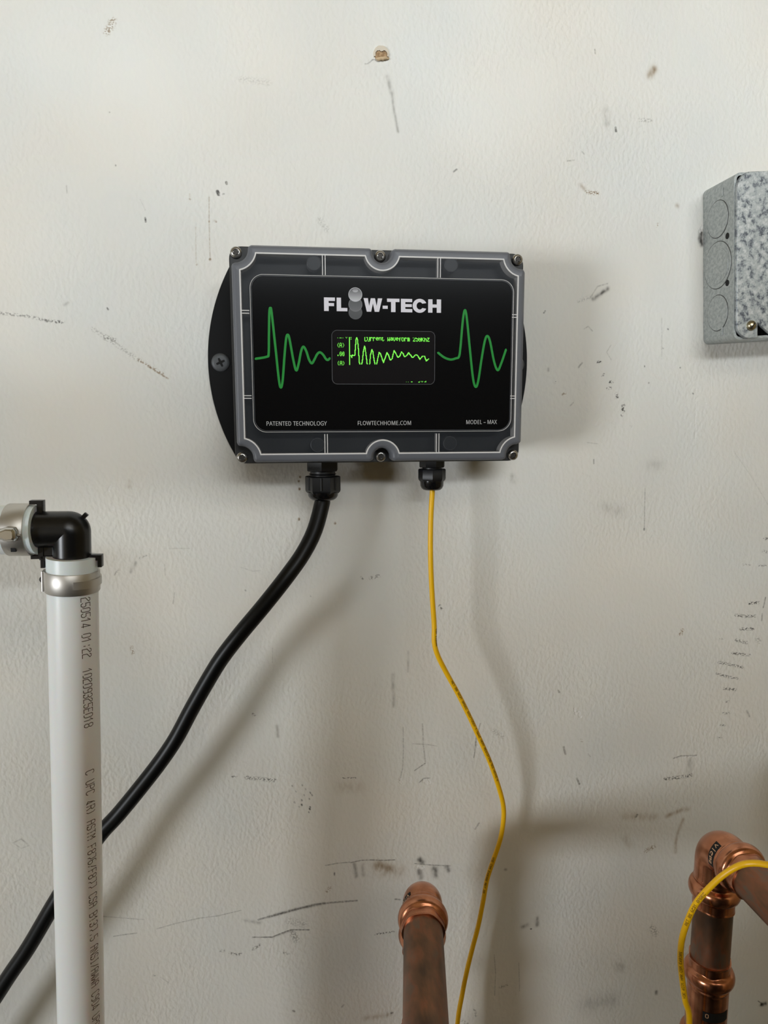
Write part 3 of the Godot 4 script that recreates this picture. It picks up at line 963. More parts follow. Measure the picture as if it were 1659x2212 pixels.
func front_label(o: Node) -> void:
	var b := MB.new()
	var face := moved(rounded(142.4, 81.2, 6.2, 12), Vector2(1.3, 0.6))
	b.extrude(face, [[0.0, 52.0], [0.0, 56.93], [0.1, 57.0]])
	var lab := b.done("front_label", M.label_black, o)
	b = MB.new()
	ridge(b, moved(rounded(144.6, 83.4, 7.2, 12), Vector2(1.3, 0.6)), 0.28, 52.0, 57.1)
	b.done("label_frame", M.lit_ridge, o)
	b = MB.new()
	ridge(b, moved(rounded(143.0, 81.8, 6.5, 12), Vector2(1.3, 0.6)), 0.22, 52.0, 57.08)
	b.done("label_frame", M.smoke_line, o)
	# FLOW-TECH, the O drawn as three drops
	b = MB.new()
	b.t = Transform3D(Basis(), Vector3(-BC.x, -BC.y, 0))
	var y := 55.35
	var h := 7.1
	var box := func(x0: float, x1: float, y0: float, y1: float) -> void: b.extrude(PackedVector2Array([Vector2(x0, y + y0), Vector2(x1, y + y0), Vector2(x1, y + y1), Vector2(x0, y + y1)]), [[0.0, 57.0], [0.0, 57.06]])
	box.call(17.1, 19.6, 0.0, h)
	box.call(19.6, 23.0, 5.3, h)
	box.call(19.6, 22.5, 2.6, 4.2)
	box.call(23.9, 26.3, 0.0, h)
	box.call(26.3, 29.7, 0.0, 1.75)
	var wv := PackedVector2Array([Vector2(0, h), Vector2(1.75, 0), Vector2(4.15, 0), Vector2(5.1, 4.4), Vector2(6.05, 0), Vector2(8.45, 0), Vector2(10.2, h), Vector2(7.8, h), Vector2(7.2, 2.9), Vector2(6.25, h), Vector2(3.95, h), Vector2(3.0, 2.9), Vector2(2.4, h)])
	b.extrude(ccw(moved(wv, Vector2(38.5, y))), [[0.0, 57.0], [0.0, 57.06]])
	box.call(48.95, 51.7, 1.65, 3.3)
	box.call(51.35, 58.2, 5.35, h)
	box.call(53.55, 56.0, 0.0, 5.35)
	box.call(59.0, 61.4, 0.0, h)
	box.call(61.4, 65.2, 5.4, h)
	box.call(61.4, 65.0, 2.8, 4.35)
	box.call(61.4, 65.3, 0.0, 1.75)
	var c := PackedVector2Array()
	for i in 33:
		var a := deg_to_rad(lerpf(24.0, 336.0, i / 32.0))
		c.append(Vector2(69.4 + 3.95 * cos(a), y + 3.55 + 3.72 * sin(a)))
	for i in 33:
		var a := deg_to_rad(lerpf(324.0, 36.0, i / 32.0))
		c.append(Vector2(69.4 + 1.75 * cos(a), y + 3.55 + 1.95 * sin(a)))
	b.extrude(ccw(c), [[0.0, 57.0], [0.0, 57.06]])
	box.call(74.1, 76.5, 0.0, h)
	box.call(78.9, 81.3, 0.0, h)
	box.call(76.5, 78.9, 2.7, 4.4)
	b.done("brand_lettering", M.print_white, lab)
	for d in [[52.9, 57.02, M.drop_faint], [57.0, 57.035, M.drop_mid], [62.2, 57.05, M.drop_bright]]:
		b = MB.new()
		var n := 48
		for i in n:
			var a0 := TAU * i / n
			var a1 := TAU * (i + 1) / n
			var m := Vector3(34.05 - BC.x, d[0] + 2.0 - BC.y, d[1])
			var f := Vector3(0, 0, 1)
			b.tri(m, m + Vector3(cos(a0), sin(a0), 0) * 3.75, m + Vector3(cos(a1), sin(a1), 0) * 3.75, f, f, f, Vector2(0.5, 0.5), Vector2(0.5 + 0.5 * cos(a0), 0.5 - 0.5 * sin(a0)), Vector2(0.5 + 0.5 * cos(a1), 0.5 - 0.5 * sin(a1)))
		b.done("logo_drop", d[2], lab)
	# green waves
	var one := [Vector2(-20.0, 29.8), Vector2(-14.0, 30.9), Vector2(-13.0, 32.5), Vector2(-12.6, 42.0), Vector2(-12.1, 54.0), Vector2(-11.5, 56.5), Vector2(-10.9, 54.0), Vector2(-9.3, 36.0), Vector2(-7.8, 18.5), Vector2(-6.8, 14.6), Vector2(-5.8, 18.5), Vector2(-4.6, 31.0), Vector2(-3.5, 40.5), Vector2(-2.6, 42.6), Vector2(-1.7, 40.3), Vector2(0.2, 29.0), Vector2(1.6, 23.7), Vector2(3.0, 27.5), Vector2(4.4, 34.0), Vector2(5.7, 36.4), Vector2(7.2, 34.0), Vector2(8.6, 29.6), Vector2(10.1, 27.6), Vector2(11.6, 29.8), Vector2(13.0, 32.4), Vector2(14.5, 33.5), Vector2(16.2, 32.3), Vector2(17.8, 29.9), Vector2(18.9, 29.5), Vector2(19.9, 30.4)]
	var two := [Vector2(79.8, 33.9), Vector2(83.2, 31.4), Vector2(86.9, 30.2), Vector2(90.0, 30.9), Vector2(91.7, 31.8), Vector2(92.5, 37.0), Vector2(93.6, 51.0), Vector2(94.7, 57.0), Vector2(95.9, 52.5), Vector2(98.1, 34.0), Vector2(100.0, 19.5), Vector2(101.6, 15.2), Vector2(103.0, 19.0), Vector2(104.7, 31.0), Vector2(106.4, 40.8), Vector2(107.8, 43.2), Vector2(109.4, 40.0), Vector2(111.8, 29.5), Vector2(114.0, 24.5), Vector2(115.9, 28.0), Vector2(118.6, 35.9)]
	for w in [one, two]:
		b = MB.new()
		b.t = Transform3D(Basis(), Vector3(-BC.x, -BC.y, 0))
		var band := biggest(Geometry2D.offset_polyline(PackedVector2Array(smooth2d(w, 6)), 0.62, Geometry2D.JOIN_ROUND, Geometry2D.END_ROUND))
		b.extrude(ccw(resample(band, 0.25)), [[0.0, 56.99], [0.0, 57.05]])
		b.done("printed_wave", M.print_green, lab)
	b = MB.new()
	b.t = Transform3D(Basis(), Vector3(-BC.x, -BC.y, 0))
	text_into(b, "PATENTED TECHNOLOGY", false, -15.0, 17.8, -5.95, 2.3, 57.04)
	b.done("small_lettering", M.print_grey, lab)
	b = MB.new()
	b.t = Transform3D(Basis(), Vector3(-BC.x, -BC.y, 0))
	text_into(b, "FLOWTECHHOME.COM", false, 34.9, 64.8, -5.9, 2.3, 57.04)
	b.done("small_lettering", M.print_grey, lab)
	b = MB.new()
	b.t = Transform3D(Basis(), Vector3(-BC.x, -BC.y, 0))
	text_into(b, "MODEL – MAX", false, 96.4, 114.2, -5.5, 2.3, 57.04)
	b.done("small_lettering", M.print_grey, lab)
	# lit screen behind the window of the label
	b = MB.new()
	b.t = Transform3D(Basis(), Vector3(49.55 - BC.x, 30.9 - BC.y, 0))
	ridge(b, rounded(57.2, 29.0, 3.0, 10), 0.3, 56.9, 57.1)
	b.done("screen_edge", M.smoke_line, lab)
	b = MB.new()
	b.t = Transform3D(Basis(), Vector3(49.55 - BC.x, 30.9 - BC.y, 0))
	b.quad(Vector3(-28.3, -14.2, 57.03), Vector3(28.3, -14.2, 57.03), Vector3(28.3, 14.2, 57.03), Vector3(-28.3, 14.2, 57.03), Vector3(0, 0, 1))
	b.done("screen", screen_material(), lab)

const DOTS := {"C": "0E1110101010110E", "u": "001111111113000D", "r": "0016191010101000", "e": "000E111F100E0000", "n": "0016191111110000", "t": "081C080808090600", "W": "11111111151B1100", "a": "000E010F110F0000", "v": "00111111110A0400", "f": "0609081C08080800", "o": "000E111111110E00", "m": "001A151515151500", "2": "0E11010204081F00", "5": "1F101E0101110E00", "0": "0E11191513110E00", "K": "1112141814121100", "h": "1010161911111100", "z": "001F020408101F00", "(": "0204080808040200", ")": "0804020202040800", "A": "0E11111F11111100", ".": "00000000000C0C00"}

func screen_material() -> StandardMaterial3D:
	var im := Image.create(456, 229, false, Image.FORMAT_RGB8)
	im.fill(Color(0, 0, 0))
	var glow := Color(0.50, 1.0, 0.33)
	var dab := func(x: float, y: float, w: float, h: float) -> void: im.fill_rect(Rect2i(int(x), int(y), maxi(1, int(w)), maxi(1, int(h))), glow)
	var at := func(z: Vector2) -> Vector2: return Vector2((z.x - 105.0) / 1420.0 * 456.0, (z.y - 92.0) / 738.0 * 229.0)
	var word := func(text: String, x: float, y: float, px: float, py: float, skip: int) -> void:
		var p: Vector2 = at.call(Vector2(x, y))
		for k in text.length():
			if not DOTS.has(text[k]):
				continue
			var g: String = DOTS[text[k]]
			for row in range(skip, 8):
				var bits := g.substr(row * 2, 2).hex_to_int()
				for col in 5:
					if bits & (1 << (4 - col)):
						dab.call(p.x + (k * 6 + col) * px, p.y + row * py, ceilf(px) + 0.0, ceilf(py))
	word.call("Current Waveform 250Khz", 548.0, 168.0, 2.12, 2.75, 1)
	word.call("(A)", 172.0, 262.0, 1.9, 2.75, 0)
	word.call(".00", 172.0, 385.0, 1.9, 2.6, 0)
	word.call("(A)", 174.0, 512.0, 1.9, 2.75, 0)
	for r in [[178, 190, 10, 8], [205, 190, 34, 8], [250, 190, 12, 8], [290, 180, 10, 8], [300, 190, 8, 10], [310, 180, 8, 8], [360, 180, 14, 10], [360, 203, 14, 10], [1128, 798, 8, 8], [1156, 798, 8, 8], [1195, 796, 24, 12], [1300, 800, 22, 10], [1320, 790, 8, 10], [1342, 790, 10, 10], [1350, 800, 10, 8], [1362, 790, 8, 10], [1385, 795, 14, 12], [1402, 788, 10, 20]]:
		var p: Vector2 = at.call(Vector2(r[0], r[1]))
		dab.call(p.x, p.y, r[2] * 0.321, r[3] * 0.31)
	var pen := func(zs: Array) -> void:
		for i in zs.size() - 1:
			var a: Vector2 = at.call(zs[i])
			var c: Vector2 = at.call(zs[i + 1])
			var n := int(maxf(absf(c.x - a.x), absf(c.y - a.y)) / 0.7) + 1
			for k in n + 1:
				var q := a.lerp(c, float(k) / n)
				dab.call(snappedf(q.x - 1.8, 2.0), snappedf(q.y - 1.5, 3.0), 4, 3)
	pen.call([Vector2(338, 180), Vector2(338, 565)])
	pen.call([Vector2(345, 435), Vector2(362, 440), Vector2(370, 460), Vector2(378, 425), Vector2(398, 437), Vector2(412, 430), Vector2(418, 370), Vector2(432, 200), Vector2(440, 182), Vector2(450, 210), Vector2(462, 330), Vector2(475, 530), Vector2(482, 555)])
	pen.call([Vector2(502, 555), Vector2(515, 530), Vector2(530, 380), Vector2(547, 300), Vector2(556, 330), Vector2(570, 450), Vector2(582, 548)])
	pen.call([Vector2(618, 548), Vector2(630, 420), Vector2(649, 350), Vector2(662, 380), Vector2(680, 500), Vector2(690, 548)])
	pen.call([Vector2(715, 548), Vector2(728, 480), Vector2(750, 385), Vector2(770, 410), Vector2(808, 528), Vector2(830, 470), Vector2(858, 385), Vector2(880, 430), Vector2(905, 497), Vector2(930, 470), Vector2(957, 355), Vector2(975, 390), Vector2(1010, 458), Vector2(1035, 440), Vector2(1060, 378), Vector2(1080, 400), Vector2(1105, 448), Vector2(1130, 430), Vector2(1160, 388), Vector2(1185, 420), Vector2(1212, 458), Vector2(1235, 440), Vector2(1262, 412), Vector2(1290, 430), Vector2(1320, 480), Vector2(1352, 435), Vector2(1385, 440), Vector2(1410, 503), Vector2(1443, 470)])
	var m := mat(Color(0.10, 0.095, 0.10), 0.1)  # grey base carries the faint reflection in the screen glass
	m.emission_enabled = true
	m.emission = Color.BLACK
	m.emission_texture = ImageTexture.create_from_image(im)
	m.emission_energy_multiplier = 1.25
	m.texture_repeat = false
	return m

func gland(o: Node, at: Vector3, big: bool) -> void:
	var k := 1.0 if big else 0.79
	var g := MeshInstance3D.new()
	var b := MB.new()
	var turn := Basis(Vector3(0, 1, 0), 0.42 if big else 0.12)
	b.t = Transform3D(turn, at)
	b.lathe([Vector2(0, -6.6 * k), Vector2(9.6 * k, -6.6 * k), Vector2(10.1 * k, -6.1 * k), Vector2(10.1 * k, 0)], 6 if big else 8, false)
	var body := b.done("cable_gland", M.gland_black, o)
	body.set_meta("label", "larger black cable gland" if big else "smaller black cable gland")
	b = MB.new()
	b.t = Transform3D(Basis(), at)
	b.lathe([Vector2(7.4 * k, -10.0 * k), Vector2(7.4 * k, -8.9 * k), Vector2(8.2 * k, -8.5 * k), Vector2(7.4 * k, -8.1 * k), Vector2(7.4 * k, -6.4 * k)], 40)
	b.done("thread", M.gland_black, body)
	b = MB.new()
	b.t = Transform3D(Basis(Vector3(0, 1, 0), -0.14), at)
	var y0 := -20.2 if big else -14.0
	var y1 := -9.6 if big else -6.1
	b.lathe([Vector2(8.3 * k, y0 - 0.6), Vector2(10.2 * k, y0 + 1.2), Vector2(10.5 * k, y0 + 2.2), Vector2(10.5 * k, y1 - 0.5), Vector2(9.9 * k, y1), Vector2(6.0 * k, y1)], 6 if big else 8, false)
	for i in 12:   # grip ribs on the nut's corners
		var a := TAU * i / 12.0
		var q := Vector3(cos(a), 0, sin(a)) * (9.0 * k)
		b.tube([q + Vector3(0, y0 + 2.4, 0), q + Vector3(0, y1 - 0.7, 0)], 0.75 * k, 8)
	b.done("gland_nut", M.gland_black, body)
	b = MB.new()
	b.t = Transform3D(Basis(), at)
	var d := -24.0 if big else -19.0
	b.lathe([Vector2(4.6 * k if big else 1.8, d), Vector2(6.6 * k, d + 0.15), Vector2(8.0 * k, d + 1.1), Vector2(8.9 * k, d + 2.6), Vector2(9.1 * k, y0 + 1.0)], 40)
	b.done("gland_dome", M.gland_gloss, body)
	if big:
		b = MB.new()
		# the maker's word is moulded on the flat that faces the room, upside down
		b.t = Transform3D(Basis(Vector3(0, 1, 0), -0.628), at) * Transform3D(Basis(Vector3(0, 0, 1), PI), Vector3.ZERO)
		text_into(b, "SKINTOP®", true, -3.6, 4.2, 3.8, 1.7, 10.1 * cos(PI / 6) + 0.06)
		b.done("moulded_word", M.hole, body)
	g.free()

# ---------------------------------------------------------------- cables
func cables() -> void:
	var black := [Vector3(16.2, -44.0, 30.0), Vector3(16.1, -47.6, 30.0), Vector3(15.7, -51.9, 30.2), Vector3(10.9, -68.1, 33.0), Vector3(3.8, -81.4, 36.0), Vector3(-6.0, -94.2, 40.0), Vector3(-19.7, -110.8, 42.0), Vector3(-33.5, -127.0, 42.0), Vector3(-44.9, -141.9, 40.0), Vector3(-53.6, -155.9, 38.0), Vector3(-64.0, -174.1, 36.0), Vector3(-74.3, -193.0, 35.0), Vector3(-84.4, -207.7, 35.0), Vector3(-97.1, -223.5, 36.0), Vector3(-109.8, -238.4, 37.0), Vector3(-120.8, -250.0, 38.0), Vector3(-135.3, -270.2, 38.0), Vector3(-149.8, -292.9, 38.0), Vector3(-167.3, -322.0, 36.0), Vector3(-186.0, -349.7, 34.0), Vector3(-230, -420, 30.0), Vector3(-300, -560, 24.0), Vector3(-380, -800, 20.0), Vector3(-400, -1150, 20.0), Vector3(-400, -1545, 20.0)]
	var b := MB.new()
	b.tube(spline(black, 4.0), 4.75, 24)
	tag(b.done("power_cable", M.cable_black, self), "thick black power cable curving from the box's larger gland down to the left", "cable")
	var yellow := [Vector3(82.3, -40.0, 30.0), Vector3(82.5, -43.2, 30.0), Vector3(82.5, -46.6, 30.0), Vector3(81.6, -60.1, 31.0), Vector3(81.2, -77.1, 32.0), Vector3(81.6, -94.4, 32.0), Vector3(82.8, -112.2, 31.0), Vector3(84.3, -130.3, 30.0), Vector3(84.5, -141.8, 30.0), Vector3(86.9, -150.6, 30.0), Vector3(92.9, -162.8, 29.0), Vector3(100.8, -177.5, 28.0), Vector3(108.8, -193.9, 27.0), Vector3(117.4, -212.8, 25.0), Vector3(124.4, -228.8, 23.0), Vector3(131.1, -247.2, 20.0), Vector3(135.2, -262.0, 18.0), Vector3(136.1, -275.0, 16.0), Vector3(134.4, -289.2, 15.0), Vector3(130.1, -304.9, 14.0), Vector3(126.4, -319.2, 13.0), Vector3(123.7, -336.4, 13.0), Vector3(120.7, -353.8, 13.0), Vector3(116.4, -370.4, 14.0), Vector3(112.4, -387.0, 15.0), Vector3(109.1, -403.8, 16.0), Vector3(105.6, -424.1, 18.0), Vector3(103, -470, 20.0), Vector3(104, -600, 22.0), Vector3(110, -900, 18.0), Vector3(112, -1548, 16.0)]
	var yp := spline(yellow, 2.0)
	b = MB.new()
	b.tube(yp, 1.62, 16)
	var y := b.done("yellow_wire", M.wire_yellow, self)
	tag(y, "thin yellow wire hanging from the box's smaller gland down past the middle copper pipe", "wire")
	b = MB.new()
	ink("CSA E48085", along(yp, 1.62, 0.75, 93.0, 0.5), 1.15, Vector2(0.8, 1.05), 0.22, b)
	b.done("printed_text", M.print_brown, y)
	b = MB.new()
	ink("RET BS 6231 BASEC 600/1000V 1.5mm2 HEAT RESISTING 90C H07V2-K", along(yp, 1.62, 0.25, 130.5, 0.6), 1.34, Vector2(0.95, 1.25), 0.24, b)
	b.done("printed_text", M.print_brown, y)
	b = MB.new()
	ink("VDE CSA E48085 RET BS", along(yp, 1.62, -0.7, 274.0, 0.6), 1.34, Vector2(0.95, 1.25), 0.24, b)
	b.done("printed_text", M.print_brown, y)
	var lp := spline(WIRE2, 2.0)
	b = MB.new()
	b.tube(lp, 1.62, 16)
	var z := b.done("yellow_wire", M.wire_yellow, self)
	z.name = "yellow_wire_001"
	tag(z, "yellow wire looped over the right copper pipe where it comes forward", "wire")
	b = MB.new()
	ink("VDE 4071 HAR CSA E48085", along(lp, 1.62, 0.55, WIRE2_TEXT, 0.6), 1.5, Vector2(1.05, 1.25), 0.24, b)
	b.done("printed_text", M.print_brown, z)
	b = MB.new()
	ink("RET BS 6231 BASEC", along(lp, 1.62, 0.7, WIRE2_TEXT + 52.0, 0.6), 1.5, Vector2(1.05, 1.25), 0.24, b)
	b.done("printed_text", M.print_brown, z)

# ---------------------------------------------------------------- white plastic pipe
const PA := Vector3(-101.6, -51.5, 117.0)   # the elbow's corner
func pex() -> void:
	var dn := (Vector3(-113.2, -307.9, 112.0) - Vector3(-101.6, -64.5, 117.0)).normalized()
	var side := Vector3(-1.0, 0.008, -0.03).normalized()
	var b := MB.new()
	var top := PA + dn * 12.6
	var line := []
	for i in 60:
		line.append(top + dn * 5.0 * i)
	line.append(Vector3(line[59].x, -700, 110))
	line.append(Vector3(line[59].x, -1550, 110))
	b.tube(line, 11.1, 40)
	var v := b.done("plastic_pipe", M.pex_white, self)
	v.name = numbered("plastic_pipe")
	tag(v, "upright white plastic pipe with a printed code at the left of the wall", "pipe")
	var on := func(lines: Array, s0: float) -> Callable:
		return func(p: Vector2) -> Array:
			var s := s0 + p.x
			var zz := (Vector3(0, 0, 1) - dn * dn.z).normalized()
			var sd := Vector3(1, 0, 0)
			sd = (sd - dn * sd.dot(dn)).normalized()
			var a: float = 0.57 + s * 0.00085 + p.y / 11.1
			var o := zz * cos(a) + sd * sin(a)
			return [top + dn * s + o * 11.15, o]
	b = MB.new()
	ink("250514 01:22  10209325E018", on.call([], 17.4), 2.42, Vector2(1.72, 4.3), 0.34, b)
	b.done("printed_code", M.print_pipe, v)
	b = MB.new()
	ink("C UPC (R) ASTM F876/F877 CSA B137.5 ANSI/AWWA C904 UPC 14", on.call([], 101.5), 2.58, Vector2(1.75, 4.3), 0.34, b)
	b.done("printed_code", M.print_pipe, v)
	b = MB.new()
	b.tube(spline([PA + side * 14.8, PA + side * 40.0, PA + side * 66.0, Vector3(-196, -50.5, 130), Vector3(-216, -50, 158), Vector3(-236, -50, 195), Vector3(-268, -50, 218), Vector3(-320, -50, 225), Vector3(-700, -50, 226), Vector3(-2590, -50, 226)], 12.0), 11.1, 40)
	var hz := b.done("plastic_pipe", M.pex_white, self)
	hz.name = numbered("plastic_pipe")
	tag(hz, "level white plastic pipe end entering the black elbow from the left", "pipe")
	# elbow
	b = MB.new()
	var path := []
	for i in 9:
		path.append(PA + side * lerpf(16.0, 1.2, i / 8.0))
	for i in range(1, 12):
		var a := PI / 2 * i / 12.0
		path.append(PA + side * 1.2 * (1.0 - sin(a)) + dn * 1.2 * (1.0 - cos(a)))
	for i in 9:
		path.append(PA + dn * lerpf(1.2, 16.0, i / 8.0))
	b.tube(path, 8.25, 32)
	var el := b.done("pipe_elbow", M.abs_black, self)
	tag(el, "black plastic elbow joining the two white pipes", "pipe fitting")
	for arm in [[side, dn], [dn, side]]:
		var ax: Vector3 = arm[0]
		var across: Vector3 = arm[1]
		var third := ax.cross(across).normalized()
		for s in [-1.0, 1.0]:
			b = MB.new()
			b.t = Transform3D(Basis(ax, across * s, ax.cross(across * s)), PA)
			b.box(Vector3(11.9, 6.5, -2.0), Vector3(14.4, 13.4, 2.0), 0.2)
			b.box(Vector3(13.9, 11.7, -2.0), Vector3(17.6, 13.4, 2.0), 0.2)
			b.done("stop_tab", M.abs_black, el)
	b = MB.new()
	b.t = Transform3D(Basis(side, dn, side.cross(dn).normalized()), PA)
	b.box(Vector3(6.0, 6.0, -1.6), Vector3(14.0, 14.0, 1.6), 0.2)
	b.done("web", M.abs_black, el)
	b = MB.new()
	b.t = Transform3D(Basis(Vector3(0, 0, 1), PI / 4), PA + Vector3(6.0, 6.0, 0))
	b.box(Vector3(-1.3, -1.0, -1.3), Vector3(1.3, 0.9, 1.3), 0.2)
	b.done("mould_nub", M.abs_black, el)
	clamp_ring("pipe_clamp", PA, dn, Vector3(0.55, 0, 0.83), 23.8, "steel band clamp on the upright white pipe below the elbow", false)
	clamp_ring("pipe_clamp", PA, side, Vector3(0.25, 0, 1), 22.0, "steel band clamp with a pinched ear on the level white pipe", true)

func clamp_ring(called: String, from: Vector3, ax: Vector3, facing: Vector3, s: float, label: String, ear: bool) -> void:
	var o := thing(called, label, "clamp", from + ax * s, Basis(), "steel clamps on the white pipes")
	var fz := (facing - ax * facing.dot(ax)).normalized()
	var up := -ax
	var tt := Transform3D(Basis(up.cross(fz).normalized(), up, fz), Vector3.ZERO)
	var b := MB.new()
	b.t = tt
	b.lathe([Vector2(11.1, -4.8), Vector2(11.75, -4.8), Vector2(11.9, -4.6), Vector2(11.9, 4.6), Vector2(11.75, 4.8), Vector2(11.1, 4.8)], 64)
	b.done("band", M.brushed, o)
	b = MB.new()
	b.t = tt
	if ear:
		var nar := PackedVector2Array([Vector2(-1.9, -7.2), Vector2(1.9, -7.2), Vector2(2.4, -3.0), Vector2(3.3, -0.6), Vector2(3.0, 2.6), Vector2(1.6, 3.6), Vector2(-1.6, 3.6), Vector2(-3.0, 2.6), Vector2(-3.3, -0.6), Vector2(-2.4, -3.0)])
		b.extrude(ccw(nar), [[0.0, 11.0], [0.0, 13.6], [0.5, 14.9], [1.3, 15.6]])
		b.done("ear", M.brushed_bright, o)
		b = MB.new()
		b.t = tt
		b.extrude(PackedVector2Array([Vector2(6.6, -1.0), Vector2(8.4, -1.0), Vector2(8.4, 1.0), Vector2(6.6, 1.0)]), [[0.0, 8.0], [0.0, 9.9]])
		b.done("slot", M.hole, o)
		b = MB.new()
		b.t = tt
		b.tube([Vector3(0.6, 3.0, 12.6), Vector3(0.6, 4.7, 12.4)], 0.8, 12)
		b.done("rivet", M.steel, o)
	else:
		for i in 24:   # the tongue that overlaps the band
			var a0 := lerpf(-0.28, 1.5, i / 24.0)
			var a1 := lerpf(-0.28, 1.5, (i + 1) / 24.0)
			var n0 := Vector3(sin(a0), 0, cos(a0))
			var n1 := Vector3(sin(a1), 0, cos(a1))
			var l := -1.7
			var h := 1.9
			var r := 12.55
			var y := Vector3(0, 1, 0)
			b.tri(n0 * r + y * l, n1 * r + y * l, n1 * r + y * h, n0, n1, n1)
			b.tri(n0 * r + y * l, n1 * r + y * h, n0 * r + y * h, n0, n1, n0)
			for e in [[l, -y], [h, y]]:
				b.quad(n0 * 11.8 + y * e[0], n1 * 11.8 + y * e[0], n1 * r + y * e[0], n0 * r + y * e[0], e[1])
			if i == 0:
				b.quad(n0 * 11.8 + y * l, n0 * r + y * l, n0 * r + y * h, n0 * 11.8 + y * h, Vector3(-1, 0, 0))
		b.done("tongue", M.brushed, o)
		b = MB.new()
		b.t = tt * Transform3D(Basis(Vector3(0, 1, 0), -2.05), Vector3.ZERO)
		b.box(Vector3(-2.6, -4.7, 11.6), Vector3(2.6, 4.7, 12.9), 0.3)
		b.done("ear", M.brushed, o)
		b = MB.new()
		b.t = tt * Transform3D(Basis(Vector3(0, 1, 0), -2.05), Vector3.ZERO)
		b.tube([Vector3(0, 0.4, 12.7), Vector3(0, 0.4, 13.4), Vector3(0, 0.4, 14.0)], [1.5, 1.4, 0.7], 14)
		b.done("rivet", M.dark_steel, o)

# ---------------------------------------------------------------- copper
func bead_radius(s: float, ends: Array, body: float) -> float:   # the press fitting's profile: body, bulge over the seal, sleeve
	var r := body
	for e in ends:
		var d: float = s - e[0] if e[1] > 0 else e[0] - s
		# d < 0: inside the fitting from the sleeve end
		var q := -d
		if q < 7.6:
			r = 12.1
		if absf(q - 11.0) < 4.6:
			r = maxf(r, body + (14.9 - body) * sqrt(maxf(0.0, 1.0 - pow((q - 11.0) / 4.6, 2.0))))
		if absf(q - 17.8) < 0.7:
			r += 0.22
	return r

func press_elbow(label: String, corner: Vector3, a: Vector3, c: Vector3, leg_a: float, leg_c: float) -> MeshInstance3D:
	var path := []
	var bend := 10.5
	var n := int((leg_a - bend) / 0.5)
	for i in n:
		path.append(corner + a * (leg_a - 0.5 * i))
	for i in 25:
		var t := PI / 2 * i / 24.0
		path.append(corner + a * bend * (1.0 - sin(t)) + c * bend * (1.0 - cos(t)))
	var m := int((leg_c - bend) / 0.5)
	for i in range(1, m + 1):
		path.append(corner + c * (bend + 0.5 * i))
	var lens := [0.0]
	for i in range(1, path.size()):
		lens.append(lens[i - 1] + path[i].distance_to(path[i - 1]))
	var total: float = lens[lens.size() - 1]
	var b := MB.new()
	b.tube(path, func(i: int, ang: float) -> float:
		var s: float = lens[i]
		var r := bead_radius(s, [[0.0, -1], [total, 1]], 12.1)
		var q := minf(s, total - s)
		if q < 6.5:
			r += 0.32 * cos(6.0 * ang) + (0.2 if q < 0.8 else 0.0)
		return r, 48, true)
	var o := b.done("copper_elbow", M.copper_bright, self)
	o.name = numbered("copper_elbow")
	tag(o, label, "pipe fitting", "copper press elbows")
	return o

func copper_pipe(label: String, pts: Array) -> void:
	var b := MB.new()
	b.tube(pts, 11.35, 40)
	var o := b.done("copper_pipe", M.copper_forward if absf(pts[0].y - pts[1].y) < 1.0 else M.copper_dull, self)
	o.name = numbered("copper_pipe")
	tag(o, label, "pipe", "copper pipes")

func fitting_label(parent: Node, corner: Vector3, dirs: Basis, word: String, r: float) -> void:   # a black strip that wraps the body, lettered
	var b := MB.new()
	b.t = Transform3D(dirs, corner)
	for i in 14:
		var a0 := lerpf(-0.62, 0.62, i / 14.0)
		var a1 := lerpf(-0.62, 0.62, (i + 1) / 14.0)
		var n0 := Vector3(sin(a0), 0, cos(a0))
		var n1 := Vector3(sin(a1), 0, cos(a1))
		b.tri(n0 * r + Vector3(0, -2.6, 0), n1 * r + Vector3(0, -2.6, 0), n1 * r + Vector3(0, 2.6, 0), n0, n1, n1)
		b.tri(n0 * r + Vector3(0, -2.6, 0), n1 * r + Vector3(0, 2.6, 0), n0 * r + Vector3(0, 2.6, 0), n0, n1, n0)
	var o := b.done("black_strip", M.hole, parent)
	b = MB.new()
	b.t = Transform3D(dirs, corner)
	ink(word, func(p: Vector2) -> Array:
		var a := (p.x - 6.4) / r
		var n := Vector3(sin(a), 0, cos(a))
		return [n * (r + 0.05) + Vector3(0, p.y - 1.4, 0), n], 2.7, Vector2(1.8, 2.9), 0.5, b)
	b.done("strip_lettering", M.print_copper, o)

func side_basis(axis: Vector3) -> Basis:
	var out := Vector3(-0.95, 0.28, 0.0)
	out = (out - axis * out.dot(axis)).normalized()
	return Basis(axis.cross(out), axis, out)

